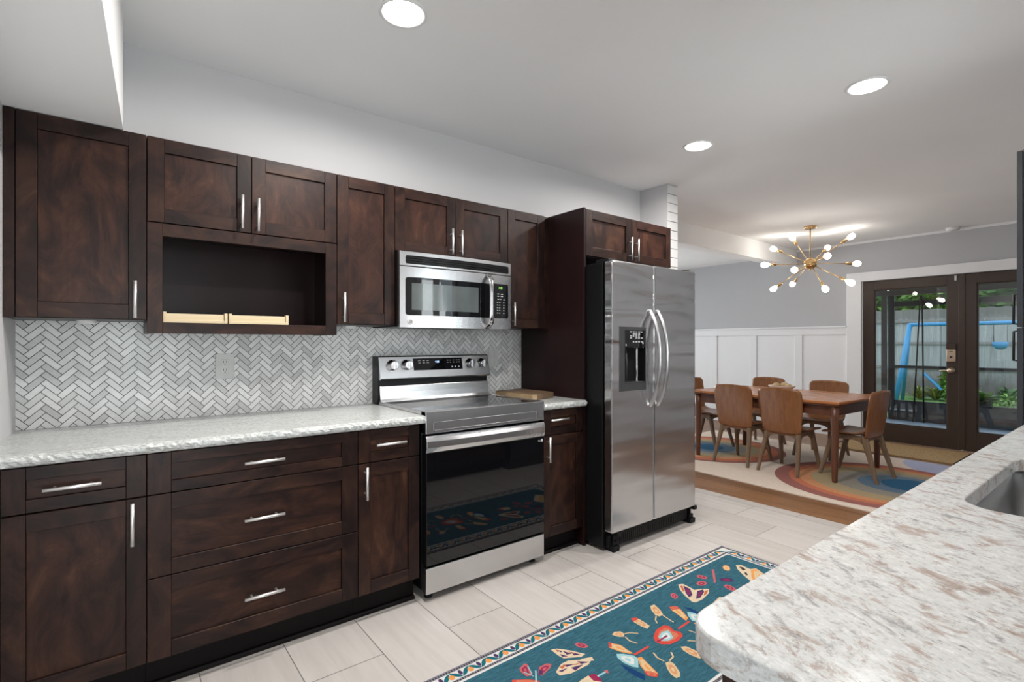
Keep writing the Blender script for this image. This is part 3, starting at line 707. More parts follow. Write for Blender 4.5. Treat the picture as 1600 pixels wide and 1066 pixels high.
b.box(D0, 2.757, FY - .004, FY + .002, E0, E1); b.box(2.957, D1, FY - .004, FY + .002, E0, E1); b.box(2.757, 2.957, FY - .004, FY + .002, E0, 1.018); b.box(2.757, 2.957, FY - .004, FY + .002, 1.345, E1)
dp = obj('dispenser_frame', b, 'darkgrey', ld, bevel=.0015)
b = MB(); b.box(2.757, 2.957, -.776, -.7745, 1.018, 1.245); b.box(2.757, 2.7585, FY, -.775, 1.018, 1.245); b.box(2.9555, 2.957, FY, -.775, 1.018, 1.245); b.box(2.757, 2.957, FY, -.775, 1.2435, 1.245); b.box(2.757, 2.957, FY, -.775, 1.018, 1.0195)
obj('dispenser_recess', b, 'blackmatte', ld)
obj('dispenser_controls', MB().box(2.757, 2.957, FY - .003, FY + .004, 1.245, 1.345), 'blackglass', ld)
b = MB(); b.tube([(2.815, -.79, 1.235), (2.815, -.80, 1.15), (2.815, -.795, 1.035)], .016, 10, squash=(1, .5)); obj('dispenser_paddle', b, 'darkgrey', ld)
obj('drip_tray', MB().box(2.762, 2.952, FY - .002, -.778, 1.0195, 1.027), 'darkgrey', ld, bevel=.001)
b = MB(); rr = random.Random(3)
for zz in (1.334, 1.320, 1.308, 1.296, 1.272):
    for xx in (2.806, 2.832, 2.858, 2.884, 2.910):
        if rr.random() < .8: b.box(xx, xx + .014 + .006 * rr.random(), FY - .003, FY - .0036, zz, zz + .0055)
obj('control_print', b, 'print', ld)
obj('indicator', MB().box(2.765, 2.772, FY - .003, FY - .0036, 1.250, 1.262), 'print', ld); obj('indicator', MB().box(2.925, 2.935, FY - .003, FY - .0036, 1.262, 1.274), 'print', ld)
for dr_, xx in ((ld, 3.000), (rd, 3.077)):
    b = MB(); pts = []
    for i in range(17):
        s_ = -1 + i / 8; pts.append((xx, FY - .008 - .072 * (1 - abs(s_) ** 2.6), 1.170 + s_ * .300))
    b.tube([(xx, FY + .004, .868)] + pts + [(xx, FY + .004, 1.472)], .0135, 14, squash=(1.0, .85)); obj('handle', b, 'steel_v', dr_)
b = MB(); b.box(FX0 + .03, FX1 - .02, -.765, -.785, .026, .100); gr = obj('base_grille', b, 'blackmatte', t, bevel=.002)
b = MB()
for i in range(40):
    xx = FX0 + .07 + i * .0195; b.box(xx, xx + .009, -.7845, -.788, .040, .085)
obj('grille_ribs', b, 'black', gr)
for x0, x1 in ((2.690, 2.748), (3.500, 3.560)):
    b = MB(); b.box(x0, x1, -.742, -.812, 0, .034); b.box(x0 + .008, x1 - .008, -.742, -.80, .034, .060); b.box(x0 + .012, x1 - .014, -.76, -.835, .100, .127); b.box(x0 + .012, x0 + .026, -.77, -.80, .056, .102)
    obj('levelling_foot', b, 'blackmatte', t, bevel=.003)

# ------------------------------------------------------------------ island-side counter with sink, base cabinet, pantry
def rrect(x0, x1, y0, y1, r, n=8):
    pts = []
    for cx, cy, a in ((x1 - r[0], y1 - r[0], 0), (x0 + r[1], y1 - r[1], 90), (x0 + r[2], y0 + r[2], 180), (x1 - r[3], y0 + r[3], 270)):
        rad = r[(0, 90, 180, 270).index(a)]
        for i in range(n + 1):
            q = math.radians(a + 90 * i / n); pts.append((cx + rad * math.cos(q), cy + rad * math.sin(q)))
    return pts
b = MB(); b.prism(rrect(.876, 3.412, -3.148, -2.482, (.004, .055, .004, .004)), 'z', .876, .914)
co = obj('sink_counter', b, 'granite_r', None, loc=(2.1, -2.8, .876), label='white and brown speckled granite counter with rounded edge in the right foreground', cat='countertop')
SX0, SX1, SY0, SY1 = 1.775, 2.530, -3.02, -2.582
b = MB(); b.prism(rrect(SX0, SX1, SY0, SY1, (.075,) * 4), 'z', .8, 1.0); cut(co, b)
x = co.modifiers.new('round_edge', 'BEVEL'); x.width = .015; x.segments = 4; x.limit_method = 'ANGLE'; x.angle_limit = .9
b = MB(); e = .006; ro = rrect(SX0 - e, SX1 + e, SY0 - e, SY1 + e, (.078,) * 4); ri = rrect(SX0 + .02, SX1 - .02, SY0 + .02, SY1 - .02, (.06,) * 4); rf = rrect(SX0 - .02, SX1 + .02, SY0 - .02, SY1 + .02, (.08,) * 4)
b.loft([[(*p, .8755) for p in rf], [(*p, .8755) for p in ro], [(*p, .70) for p in ro], [(*p, .675) for p in ri]], 0, False, True)
b.bm.faces.new([b.bm.verts.new((*p, .675)) for p in ri])
sk = obj('kitchen_sink', b, 'sink', None, solid=.0015, loc=(2.15, -2.8, .675), label='undermount stainless kitchen sink let into the speckled counter', cat='sink')
obj('drain', MB().lathe([(.045, 0), (.045, .003), (.03, .004), (.028, -.001)], (2.15, -2.8, .6765), 20), 'chrome', sk)
def sink_base(x0, x1, label, two):
    t = thing('base_cabinet', label, 'cabinet', ((x0 + x1) / 2, -2.82, 0)); yf = -2.515
    b = MB(); b.box(x0 + .001, x1 - .001, yf - .0215, yf - .040, .11, .874); b.box(x0 + .001, x0 + .019, yf - .04, -3.148, .11, .874); b.box(x1 - .019, x1 - .001, yf - .04, -3.148, .11, .874); b.box(x0 + .019, x1 - .019, yf - .04, -3.148, .11, .128)
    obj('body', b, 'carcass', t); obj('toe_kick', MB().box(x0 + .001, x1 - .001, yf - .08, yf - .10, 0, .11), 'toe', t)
    xs = [x0, (x0 + x1) / 2, x1] if two else [x0, x1]
    for a, c in zip(xs, xs[1:]):
        m = front_mesh(a + .002, c - .002, .115, .870, yf - .020); o = obj('door', m, ['wv', 'wh'], t, bevel=.0012, seg=1)
sink_base(.92, 1.70, 'dark base cabinet under the near end of the speckled counter', True); sink_base(1.70, 2.60, 'dark sink base cabinet under the speckled counter', True); sink_base(2.60, 3.40, 'dark base cabinet under the far end of the speckled counter', True)
t = thing('pantry_cabinet', 'tall charcoal pantry cabinet standing at the far end of the speckled counter', 'cabinet', (3.75, -2.8, 0))
obj('body', MB().box(3.430, 4.05, -2.482, -3.148, 0, 2.110), 'pantry', t, bevel=.002)
for z0, z1, h0, h1 in ((.11, 1.3330, 1.19, 1.32), (1.3385, 2.1075, 1.352, 1.482)):
    o = obj('door', MB().box(3.4305, 4.048, -2.480, -2.461, z0, z1), 'pantry', t, bevel=.002)
    b = MB(); xh = 3.47; b.tube([(xh, -2.461, h0), (xh, -2.446, h0), (xh, -2.446, h1), (xh, -2.461, h1)], .005, 8); obj('handle', b, 'black', o)
RUG_SHAPES = '''cream 2635,-1296 2660,-1309 2654,-1366 2648,-1381 2685,-1397 2717,-1422 2679,-1445 2600,-1460 2543,-1458 2532,-1444 2557,-1389 2591,-1337
purple 2646,-1319 2641,-1363 2595,-1406 2559,-1410 2586,-1373
purple 2650,-1397 2689,-1406 2669,-1424 2598,-1446 2573,-1439
rust 2629,-1312 2642,-1316 2608,-1350 2585,-1359
rust 2680,-1420 2704,-1425 2666,-1442 2630,-1445
pink 2511,-1378 2495,-1378 2490,-1365 2499,-1346 2517,-1332 2534,-1332 2539,-1345 2529,-1365
tan 2340,-1342 2367,-1345 2347,-1393 2320,-1429 2295,-1426 2291,-1406 2313,-1367
navy 2456,-1444 2474,-1470 2471,-1524 2452,-1586 2451,-1616 2422,-1594 2444,-1536
orange 2404,-1403 2430,-1412 2429,-1446 2389,-1515 2359,-1524 2375,-1472 2384,-1434
red 2404,-1403 2430,-1412 2437,-1430 2426,-1446 2391,-1428
sky 2431,-1482 2449,-1507 2447,-1550 2426,-1587 2398,-1570 2381,-1541 2404,-1505
orange 2369,-1553 2398,-1575 2421,-1624 2406,-1642 2374,-1633 2365,-1590
tan 2178,-1356 2203,-1365 2202,-1407 2195,-1448 2167,-1456 2162,-1427 2164,-1382
red 2178,-1356 2203,-1365 2202,-1380 2164,-1382
red 2137,-1510 2191,-1485 2246,-1482 2263,-1501 2247,-1538 2261,-1559 2244,-1584 2195,-1593 2147,-1587 2118,-1564 2113,-1538
sky 2154,-1523 2199,-1510 2230,-1520 2217,-1544 2198,-1567 2162,-1567 2139,-1549
tan 2034,-1382 2058,-1396 2057,-1419 2037,-1432 2019,-1418 2008,-1391
navy 1881,-1544 1894,-1593 1901,-1643 1876,-1667 1867,-1624 1870,-1574
sky 1919,-1492 1941,-1509 1966,-1545 1963,-1567 1917,-1603 1904,-1585 1896,-1547 1902,-1511
orange 1954,-1418 1966,-1441 1980,-1461 1976,-1501 1976,-1532 1961,-1524 1942,-1493 1928,-1447
red 1954,-1418 1960,-1429 1939,-1451 1929,-1443
orange 1965,-1561 1983,-1566 1964,-1624 1948,-1672 1930,-1681 1920,-1666 1919,-1635 1933,-1600
red 1918,-1630 1939,-1647 1945,-1674 1928,-1683 1905,-1654
tan 2026,-1649 2049,-1655 2048,-1674 2019,-1720 1999,-1734 1979,-1730 1982,-1706 2000,-1676
tan 2166,-1624 2187,-1636 2192,-1675 2187,-1709 2157,-1719 2149,-1679 2153,-1645
cream 3095,-1361 3121,-1381 3109,-1425 3113,-1439 3144,-1452 3113,-1507 3118,-1544 3112,-1614 3066,-1660 3030,-1622 3001,-1599 2958,-1545 2964,-1519 3009,-1448 3053,-1393
orange 3104,-1444 3135,-1457 3098,-1507 3118,-1544 3100,-1605 3048,-1595 3028,-1548 2976,-1528 3013,-1494
dark 3090,-1381 3100,-1401 3082,-1427 3060,-1421
dark 3043,-1436 3050,-1447 3026,-1467 3017,-1460
cream 3089,-1500 3099,-1518 3050,-1534 3051,-1514
orange 3015,-1372 2993,-1374 2985,-1361 2996,-1340 3021,-1324 3044,-1322 3052,-1336 3040,-1356
pink 2822,-1352 2805,-1351 2791,-1335 2788,-1314 2798,-1299 2816,-1300 2830,-1315 2832,-1337
pink 2763,-1383 2740,-1388 2718,-1380 2709,-1364 2719,-1348 2742,-1343 2765,-1351 2774,-1368
purple 2905,-1453 2882,-1453 2858,-1437 2849,-1412 2859,-1395 2883,-1395 2907,-1412 2916,-1436
pink 2812,-1517 2796,-1513 2790,-1491 2798,-1464 2815,-1447 2832,-1451 2838,-1474 2829,-1501
pink 2936,-1307 2946,-1315 2816,-1403 2793,-1406
pink 2910,-1548 2884,-1553 2860,-1546 2853,-1529 2866,-1514 2893,-1508 2918,-1516 2925,-1532
pink 2781,-1543 2762,-1547 2745,-1541 2739,-1529 2748,-1517 2767,-1513 2785,-1519 2790,-1532
pink 2807,-1621 2791,-1615 2786,-1590 2794,-1561 2811,-1544 2827,-1550 2832,-1575 2824,-1604
cream 2602,-1511 2679,-1500 2705,-1520 2697,-1550 2650,-1565 2603,-1559 2594,-1531
maroon 2602,-1511 2638,-1513 2634,-1545 2609,-1559 2588,-1534
cream 1728,-1308 1752,-1317 1786,-1358 1819,-1415 1792,-1418 1730,-1382 1725,-1354
cream 1647,-1425 1696,-1402 1734,-1403 1778,-1431 1806,-1459 1777,-1471 1687,-1467 1644,-1449
purple 1747,-1322 1759,-1344 1747,-1347
purple 1761,-1342 1777,-1380 1756,-1372
purple 1783,-1369 1802,-1408 1775,-1393
purple 1736,-1351 1754,-1383 1732,-1372
purple 1657,-1427 1703,-1435 1667,-1440
purple 1697,-1408 1740,-1436 1701,-1428
purple 1711,-1442 1767,-1457 1712,-1465
purple 1758,-1427 1795,-1462 1758,-1450
rust 1744,-1317 1751,-1331 1738,-1340
rust 1775,-1357 1790,-1387 1778,-1383
rust 1679,-1411 1714,-1416 1679,-1428
rust 1728,-1433 1768,-1441 1742,-1443
cream 1779,-1426 1826,-1445 1815,-1466 1780,-1445
pink 1864,-1388 1850,-1388 1835,-1374 1829,-1354 1834,-1340 1848,-1339 1863,-1353 1870,-1373
pink 1550,-1322 1587,-1311 1591,-1325 1562,-1385 1542,-1375 1541,-1342
pink 1582,-1395 1617,-1363 1654,-1364 1667,-1379 1645,-1395 1592,-1409
purple 1582,-1395 1610,-1374 1609,-1390 1597,-1407
red 1486,-1358 1537,-1394 1564,-1424 1559,-1435 1478,-1369
cream 1678,-1518 1730,-1516 1756,-1521 1757,-1553 1743,-1573 1714,-1581 1673,-1549
maroon 1730,-1516 1756,-1521 1757,-1553 1743,-1573 1723,-1548
pink 1800,-1533 1814,-1539 1800,-1555 1792,-1543'''
RUG_STROKES = '''tan 6 2288,-1414 2256,-1433 2238,-1456
tan 6 2317,-1426 2309,-1464 2304,-1496
red 10 2274,-1540 2366,-1535
red 10 1971,-1541 2065,-1541
maroon 9 2119,-1543 2190,-1542
tan 6 2057,-1419 2080,-1427 2107,-1454
tan 6 2042,-1436 2032,-1466 2044,-1500
tan 7 2043,-1579 2028,-1610 2031,-1640
tan 7 2103,-1622 2084,-1645 2049,-1651
tan 6 2300,-1575 2309,-1611 2302,-1648
tan 6 2227,-1617 2259,-1647 2288,-1656
sky 8 1754,-1541 1797,-1542
sky 6 1535,-1441 1592,-1371
sky 4 1564,-1392 1550,-1349
sky 4 1567,-1379 1585,-1332'''
# ------------------------------------------------------------------ kitchen runner rug, pattern woven into one mesh
RN = list(RUGC); RI = {n_: i for i, n_ in enumerate(RN)}
QX0, QX1, QY0, QY1 = .78, 3.290, -1.905, -1.163; RZ = .0065
b = MB(); b.box(QX0, QX1, QY0, QY1, .0008, RZ, RI['grey'])
lay = [0]
def flat(pts, c, lift=None):
    lay[0] += lift is None; z = RZ + .0006 + lay[0] * .000002 if lift is None else RZ + lift
    a = sum(p[0] * q[1] - q[0] * p[1] for p, q in zip(pts, pts[1:] + pts[:1]))
    b.face([(x, y, z) for x, y in (pts if a > 0 else pts[::-1])], RI[c])
def ell(cx, cy, rx, ry, c, n=12, rot=0, lift=None):
    flat([(cx + rx * math.cos(t) * math.cos(rot) - ry * math.sin(t) * math.sin(rot), cy + rx * math.cos(t) * math.sin(rot) + ry * math.sin(t) * math.cos(rot)) for t in [2 * PI * i / n for i in range(n)]], c, lift)
def inset(d): return [(QX0 + d, QY0 + d), (QX1 - d, QY0 + d), (QX1 - d, QY1 - d), (QX0 + d, QY1 - d)]
for d, c, lf in ((.019, 'white', .0001), (.066, 'grey', .00015), (.080, 'white', .0002), (.091, 'teal', .00025)): flat(inset(d), c, lf)
def strip(origin, du, dv, length):
    P = lambda s_, d: (origin[0] + du[0] * s_ + dv[0] * d, origin[1] + du[1] * s_ + dv[1] * d)
    n = int(length / .0115)
    for i in range(n):
        s_ = i * length / n
        for d0, d1 in ((.006, .016), (.069, .078)):
            if d0 < s_ < length - d0: flat([P(s_, d0), P(s_ + .006, d0), P(s_ + .006, d1), P(s_, d1)], 'dark', .0004)
    per = .0852; m = int(round((length - .14) / per)); per = (length - .14) / m
    for i in range(m + 1):
        s0 = .07 + i * per
        if i < m:
            cx, cy = P(s0 + per * .5, .042)
            for (s1, col, ru, rv) in ((.5, 'orange', .0125, .0145), (0, 'purple', .008, .015)):
                cx, cy = P(s0 + per * s1, .046 if s1 else .038)
                flat([(cx + du[0] * ru * math.cos(t) + dv[0] * rv * math.sin(t), cy + du[1] * ru * math.cos(t) + dv[1] * rv * math.sin(t)) for t in [2 * PI * q / 10 for q in range(10)]], col, .0005)
            pa = []; pb = []
            for q in range(17):
                u_ = q / 16; s1 = s0 + per * u_; d = .0425 + .0195 * math.cos(2 * PI * u_); wd = .0042 + .0066 * abs(math.sin(2 * PI * u_))
                pa.append(P(s1 - wd, d)); pb.append(P(s1 + wd, d))
            for q in range(16): flat([pa[q], pa[q + 1], pb[q + 1], pb[q]], 'wave', .00045)
strip((QX0, QY1), (1, 0), (0, -1), QX1 - QX0); strip((QX0, QY0), (1, 0), (0, 1), QX1 - QX0)
strip((QX1, QY0), (0, 1), (-1, 0), QY1 - QY0); strip((QX0, QY0), (0, 1), (1, 0), QY1 - QY0)
YMIN, YMAX, XMAX = QY0 + .092, QY1 - .092, QX1 - .092
def stroke(pts, w_, c):
    for p, q in zip(pts, pts[1:]):
        d = Vector((q[0] - p[0], q[1] - p[1])); n_ = Vector((-d.y, d.x)).normalized() * w_ / 2
        flat([(p[0] + n_.x, p[1] + n_.y), (q[0] + n_.x, q[1] + n_.y), (q[0] - n_.x, q[1] - n_.y), (p[0] - n_.x, p[1] - n_.y)], c)
ACCENT = {'tan': ('apricot', .62), 'pink': ('maroon', .6), 'orange': ('tan', .75), 'red': ('coral', .7), 'sky': ('white', .6), 'purple': ('maroon', .5)}
def weave(dx, flip, x_from, x_to):
    for ln in RUG_SHAPES.split('\n'):
        c, *pp = ln.split(); pts = [tuple(int(v) / 1000 for v in q.split(',')) for q in pp]
        if flip: pts = [(x, QY0 + QY1 - y) for x, y in pts]
        pts = [(x + dx, y) for x, y in pts]; mx = sum(p[0] for p in pts) / len(pts)
        if not x_from < mx < x_to: continue
        q = clip(pts, QX0 + .094, XMAX, YMIN, YMAX)
        if not q: continue
        flat(q, c)
        if c in ACCENT and len(q) > 4:
            mx = sum(p[0] for p in q) / len(q); my = sum(p[1] for p in q) / len(q); c2, f_ = ACCENT[c]
            flat([(mx + (p[0] - mx) * f_, my + (p[1] - my) * f_) for p in q], c2)
            flat([(mx + (p[0] - mx) * f_ * .45, my + (p[1] - my) * f_ * .45) for p in q], c)
    for ln in RUG_STROKES.split('\n'):
        c, w_, *pp = ln.split(); pts = [tuple(int(v) / 1000 for v in q.split(',')) for q in pp]
        if flip: pts = [(x, QY0 + QY1 - y) for x, y in pts]
        pts = [(x + dx, y) for x, y in pts]
        if x_from < pts[0][0] < x_to and all(YMIN < p[1] < YMAX for p in pts): stroke(pts, int(w_) / 1000, c)
weave(0, False, 1.30, 4); weave(-1.32, True, .8, 1.30)
obj('runner_rug', b, ['r_' + n_ for n_ in RN], None, loc=(2.0, -1.53, 0), label='long teal runner rug patterned with insects on the pale tile floor', cat='rug')

# ------------------------------------------------------------------ dining room (the set stands slightly askew)
TH = -.045; DC = Vector((5.93, -.36, 0))
def dr2(x, y):     # world point -> set-aligned point about DC
    dx, dy = x - DC.x, y - DC.y; return (dx * math.cos(-TH) - dy * math.sin(-TH), dx * math.sin(-TH) + dy * math.cos(-TH))
def settle(o): o.rotation_euler = (0, 0, TH); o.location = DC
# rug with rainbow arches
b = MB(); lay[0] = 0; RZ = .0095
AX0, AX1, AY0, AY1 = -1.115, 1.16, -1.75, 1.55
b.box(AX0, AX1, AY0, AY1, .0008, RZ, RI['sand'])
def arches(wx, wy, rings, sx=1.0, sy=1.0):
    cx, cy = dr2(wx, wy)
    for k_, (r, c, ox, oy) in enumerate(rings):
        pts = [(cx + ox + r * sx * math.cos(2 * PI * i / 64), cy + oy + r * sy * math.sin(2 * PI * i / 64)) for i in range(64)]
        q = clip(pts, AX0 + .01, AX1 - .01, AY0 + .01, AY1 - .01)
        if q: flat(q, c)
arches(7.05, -1.75, [(.62, 'lilac', 0, 0)])
arches(5.98, .47, [(.765, 'mauve', 0, 0), (.70, 'coral', 0, .02), (.61, 'apricot', 0, .03), (.53, 'olive', 0, .04), (.40, 'stone', 0, .05), (.29, 'slate', 0, .06), (.17, 'deepblue', 0, .07)])
arches(5.72, -1.30, [(.85, 'mauve', 0, 0), (.755, 'coral', .02, -.02), (.69, 'apricot', .03, -.03), (.61, 'olive', .05, -.05), (.47, 'stone', .07, -.08), (.34, 'slate', .11, -.13), (.22, 'deepblue', .14, -.18)])
bmesh.ops.translate(b.bm, vec=(0, 0, 0), verts=b.bm.verts)
o = obj('dining_rug', b, ['r_' + n_ for n_ in RN], None, label='large cream rug with rainbow arches in coral and blue under the dining table', cat='rug'); settle(o)
# table
t = thing('dining_table', 'long rectangular walnut dining table with round tapered legs on the rainbow rug', 'table', (0, 0, 0))
TX0, TX1, TY0, TY1, TZ = -.520, .545, -.745, .775, .740
b = MB(); b.box(TX0, TX1, TY0, TY1, TZ - .024, TZ); obj('tabletop', b, 'table', t, bevel=.006, seg=3)
obj('edge_band', MB().box(TX0 + .012, TX1 - .012, TY0 + .012, TY1 - .012, TZ - .040, TZ - .024), 'table_leg', t, bevel=.004)
b = MB(); i_ = .06
for (x0, x1, y0, y1) in ((TX0 + i_, TX0 + i_ + .02, TY0 + .06, TY1 - .06), (TX1 - i_ - .02, TX1 - i_, TY0 + .06, TY1 - .06), (TX0 + .06, TX1 - .06, TY0 + i_, TY0 + i_ + .02), (TX0 + .06, TX1 - .06, TY1 - i_ - .02, TY1 - i_)): b.box(x0, x1, y0, y1, TZ - .135, TZ - .040)
obj('apron', b, 'table_leg', t, bevel=.002)
for sx, sy in ((-1, -1), (1, -1), (-1, 1), (1, 1)):
    xx = (TX0 + .058) if sx < 0 else (TX1 - .058); yy = (TY0 + .058) if sy < 0 else (TY1 - .058); b = MB()
    b.lathe([(.021, .0102), (.023, .03), (.029, .30), (.034, TZ - .16), (.035, TZ - .040)], (xx, yy, 0), 16); obj('leg', b, 'table_leg', t)
settle(t)
# chairs: bent-ply shell on a splayed frame, facing +y
def make_chair():
    t = thing('dining_chair', 'x', 'chair', (0, 0, 0), 'walnut dining chairs around the table')
    def back(u, v):
        s_ = u * 2 - 1; w_ = .178 + .030 * min(1, v * 1.6)
        if v > .86: k_ = (v - .86) / .14; w_ *= 1 - .16 * (1 - math.sqrt(max(0, 1 - k_ * k_)))
        if v < .10: k_ = (.10 - v) / .10; w_ *= 1 - .16 * (1 - math.sqrt(max(0, 1 - k_ * k_)))
        z = .385 + .452 * v - (.012 * s_ * s_ if v > .8 else 0) * (v - .8) * 5
        y = -.165 - .075 * v ** 1.15 + .030 * s_ * s_ * (.35 + .65 * v)
        if v < .15: y += .012 * ((.15 - v) / .15) ** 2
        return (s_ * w_, y, z)
    obj('backrest', MB().grid(back, 14, 18), 'walnut', t, solid=.011)
    def seat(u, v):
        s_ = u * 2 - 1; w_ = .185 + .035 * min(1, v * 2.2)
        if v > .8: k_ = (v - .8) / .2; w_ *= 1 - .22 * (1 - math.sqrt(max(0, 1 - k_ * k_)))
        y = -.160 + .385 * v; z = .432 + .014 * s_ * s_ - .010 * math.sin(PI * min(1, v * 1.2)) + (.030 * ((.22 - v) / .22) ** 2 if v < .22 else 0) - (.030 * ((v - .75) / .25) ** 2 if v > .75 else 0)
        return (s_ * w_, y, z)
    obj('seat', MB().grid(seat, 14, 16), 'walnut', t, solid=.011)
    LEG = []
    for sx in (-1, 1):
        for sy, yt, yb in ((1, .130, .232), (-1, -.135, -.248)):
            top = Vector((sx * .150, yt, .398)); foot = Vector((sx * .188, yb, .0105)); b = MB(); rings = []
            for k_ in range(5):
                f = k_ / 4; p = top.lerp(foot, f); hw = .021 * (1 - f) + .0135 * f; hd = .027 * (1 - f) + .0145 * f
                c_ = hw * .45; e_ = hd * .45
                rings.append([(p.x + a, p.y + d, p.z) for a, d in ((-hw, -hd + e_), (-hw + c_, -hd), (hw - c_, -hd), (hw, -hd + e_), (hw, hd - e_), (hw - c_, hd), (-hw + c_, hd), (-hw, hd - e_))])
            b.loft(rings, 0, True, False); obj('leg', b, 'walnut_frame', t)
    def arch(b, a, c, side):
        # rail whose underside arches into the legs
        n = 12; rings = []
        for i in range(n + 1):
            f = i / n; p = a.lerp(c, f); q = abs(2 * f - 1); zl = .372 - .055 * q ** 4
            if side: rings.append([(p.x - .012, p.y, zl), (p.x + .012, p.y, zl), (p.x + .012, p.y, .414), (p.x - .012, p.y, .414)])
            else: rings.append([(p.x, p.y - .012, zl), (p.x, p.y + .012, zl), (p.x, p.y + .012, .414), (p.x, p.y - .012, .414)])
        b.loft(rings, 0, True, False)
    b = MB()
    for sx in (-1, 1): arch(b, Vector((sx * .152, -.140, 0)), Vector((sx * .152, .135, 0)), True)
    for yy in (-.140, .132): arch(b, Vector((-.152, yy, 0)), Vector((.152, yy, 0)), False)
    obj('frame', b, 'walnut_frame', t, bevel=.003); return t
ch0 = make_chair()
spots = [(5.605, -.085, -90, 'walnut chair on the near side of the table beside the refrigerator'),
         (5.585, -.570, -90, 'walnut chair on the near side of the table closest to the near corner leg'),
         (6.640, .240, 90, 'walnut chair on the far side of the table behind the bowl'),
         (6.560, -.480, 90, 'walnut chair on the far side of the table nearest the brown glass doors'),
         (5.865, -1.050, 0, 'walnut chair at the right-hand end of the table in front of the glass doors'),
         (6.06, .600, 180, 'walnut chair at the left-hand end of the table, half hidden by the refrigerator')]
for i, (x, y, r, lab) in enumerate(spots):
    o = ch0 if i == 0 else copy_tree(ch0); o['label'] = lab; o.location = (x, y, 0); o.rotation_euler = (0, 0, math.radians(r) + (TH * .6 if r else -.08))
# bowl of potatoes
BC = (5.98, -.32, TZ)
b = MB(); prof = [(.045, 0), (.048, .006), (.085, .022), (.122, .052), (.134, .070), (.130, .071), (.117, .052), (.080, .027), (.0, .022)]
b.lathe(prof, BC, 28, cap=False); obj('bowl', b, 'bowl', None, loc=BC, label='shallow cream ceramic bowl on the dining table', cat='bowl')
def potato(dx, dy, dz, r, sq, rot, lab):
    b = MB(); b.ball((0, 0, 0), r, 0, 16, sq)
    o = obj('potato', b, 'fruit', None, label=lab, cat='fruit', group='pale round fruit in the bowl'); o.location = (BC[0] + dx, BC[1] + dy, BC[2] + dz); o.rotation_euler = (0, 0, rot)
potato(-.005, .055, .068, .037, (1.15, 1, .85), .4, 'pale tan round fruit at the left of the cream bowl')
potato(.010, -.022, .073, .038, (1.1, 1, .9), 1.2, 'tallest pale tan round fruit in the middle of the cream bowl')
potato(-.035, -.085, .071, .031, (1.0, 1.1, .8), 2.0, 'flat pale tan round fruit at the right of the cream bowl')
# door mat
b = MB(); b.box(7.20, 7.98, -1.50, -.34, .0008, .014, 0); 
for y0, y1 in ((-1.56, -1.50), (-.34, -.30)): b.box(7.20, 7.98, y0, y1, .0008, .013, 1)
obj('door_mat', b, ['coir', 'mat_edge'], None, loc=(7.6, -.95, 0), label='tan coir door mat lying before the brown glass doors', cat='door mat')

# ------------------------------------------------------------------ lamps
def can(x, y, label):
    t = thing('recessed_light', label, 'ceiling light', (x, y, CEIL), 'round recessed ceiling lights')
    b = MB(); b.lathe([(.098, 0), (.098, -.004), (.090, -.007), (.082, -.005), (.082, -.001)], (x, y, CEIL), 36, cap=False); obj('trim_ring', b, 'lamp_trim', t)
    b = MB(); b.lathe([(.082, -.001), (.082, -.0045), (.0005, -.0055)], (x, y, CEIL), 36, cap=True); obj('lens', b, 'lens', t)
    ld = bpy.data.lights.new('lamp', 'AREA'); ld.shape = 'DISK'; ld.size = .15; ld.energy = CAN_WATTS; ld.color = (1, .965, .925); ld.spread = PI * .95
    lo = bpy.data.objects.new('lamp', ld); sc.collection.objects.link(lo); lo.parent = t; lo.location = (0, 0, -.009)
can(1.240, -.955, 'bright recessed ceiling light above the long counter, nearest the camera')
can(3.446, -.905, 'bright recessed ceiling light above the refrigerator front')
can(3.410, -1.905, 'bright recessed ceiling light over the far end of the speckled counter')
can(1.240, -1.905, 'bright recessed ceiling light over the near end of the speckled counter')
can(6.30, 2.30, 'unseen ceiling light added to brighten the room beyond the ceiling beam')  # unseen lamp, added to light the far left corner
# sputnik chandelier
SC = Vector((6.634, -.343, 2.18))
t = thing('chandelier', 'brass sputnik chandelier with twelve glowing bulbs above the dining table', 'chandelier', (SC.x, SC.y, CEIL))
b = MB(); b.lathe([(.064, 0), (.066, -.004), (.066, -.022), (.060, -.026), (.010, -.027)], (SC.x, SC.y, CEIL), 28); obj('canopy', b, 'brass', t)
obj('stem', MB().tube([(SC.x, SC.y, CEIL - .026), (SC.x, SC.y, SC.z + .05)], .0065, 12), 'brass', t)
b = MB(); b.ball(SC, .070, 0, 22, (1, 1, .92)); b.lathe([(.012, -.06), (.012, -.072), (.004, -.078)], SC, 12); obj('hub', b, 'brass', t)
ARMS = [(.336, .341, .394), (.21, .517, .27), (-.563, .256, -.035), (-.6, -.081, -.134), (.229, .526, -.235), (.452, .391, -.167), (-.409, -.313, -.346), (-.243, -.495, -.283), (.543, -.299, .017), (-.501, -.366, -.012), (.565, .028, .255), (.448, -.271, .331)]
for d in ARMS:
    d = Vector(d).normalized(); P = lambda r: SC + d * r
    a = obj('arm', MB().tube([P(.05), P(.48)], .0052, 10), 'brass', t)
    obj('socket', MB().tube([P(.465), P(.470), P(.545), P(.550)], [.006, .0165, .0165, .012], 14), 'brass', a)
    b = MB(); b.tube([P(.545), P(.560), P(.580), P(.605), P(.628), P(.645), P(.655), P(.658)], [.012, .015, .024, .0315, .0320, .025, .012, .002], 16); obj('bulb', b, 'bulb', a)
# smoke detector
b = MB(); b.lathe([(.066, 0), (.066, -.018), (.058, -.034), (.0005, -.037)], (8.0, -1.34, CEIL), 28); obj('smoke_detector', b, 'lamp_trim', None, loc=(8.0, -1.34, CEIL), label='round white smoke detector on the ceiling before the glass doors', cat='smoke detector')
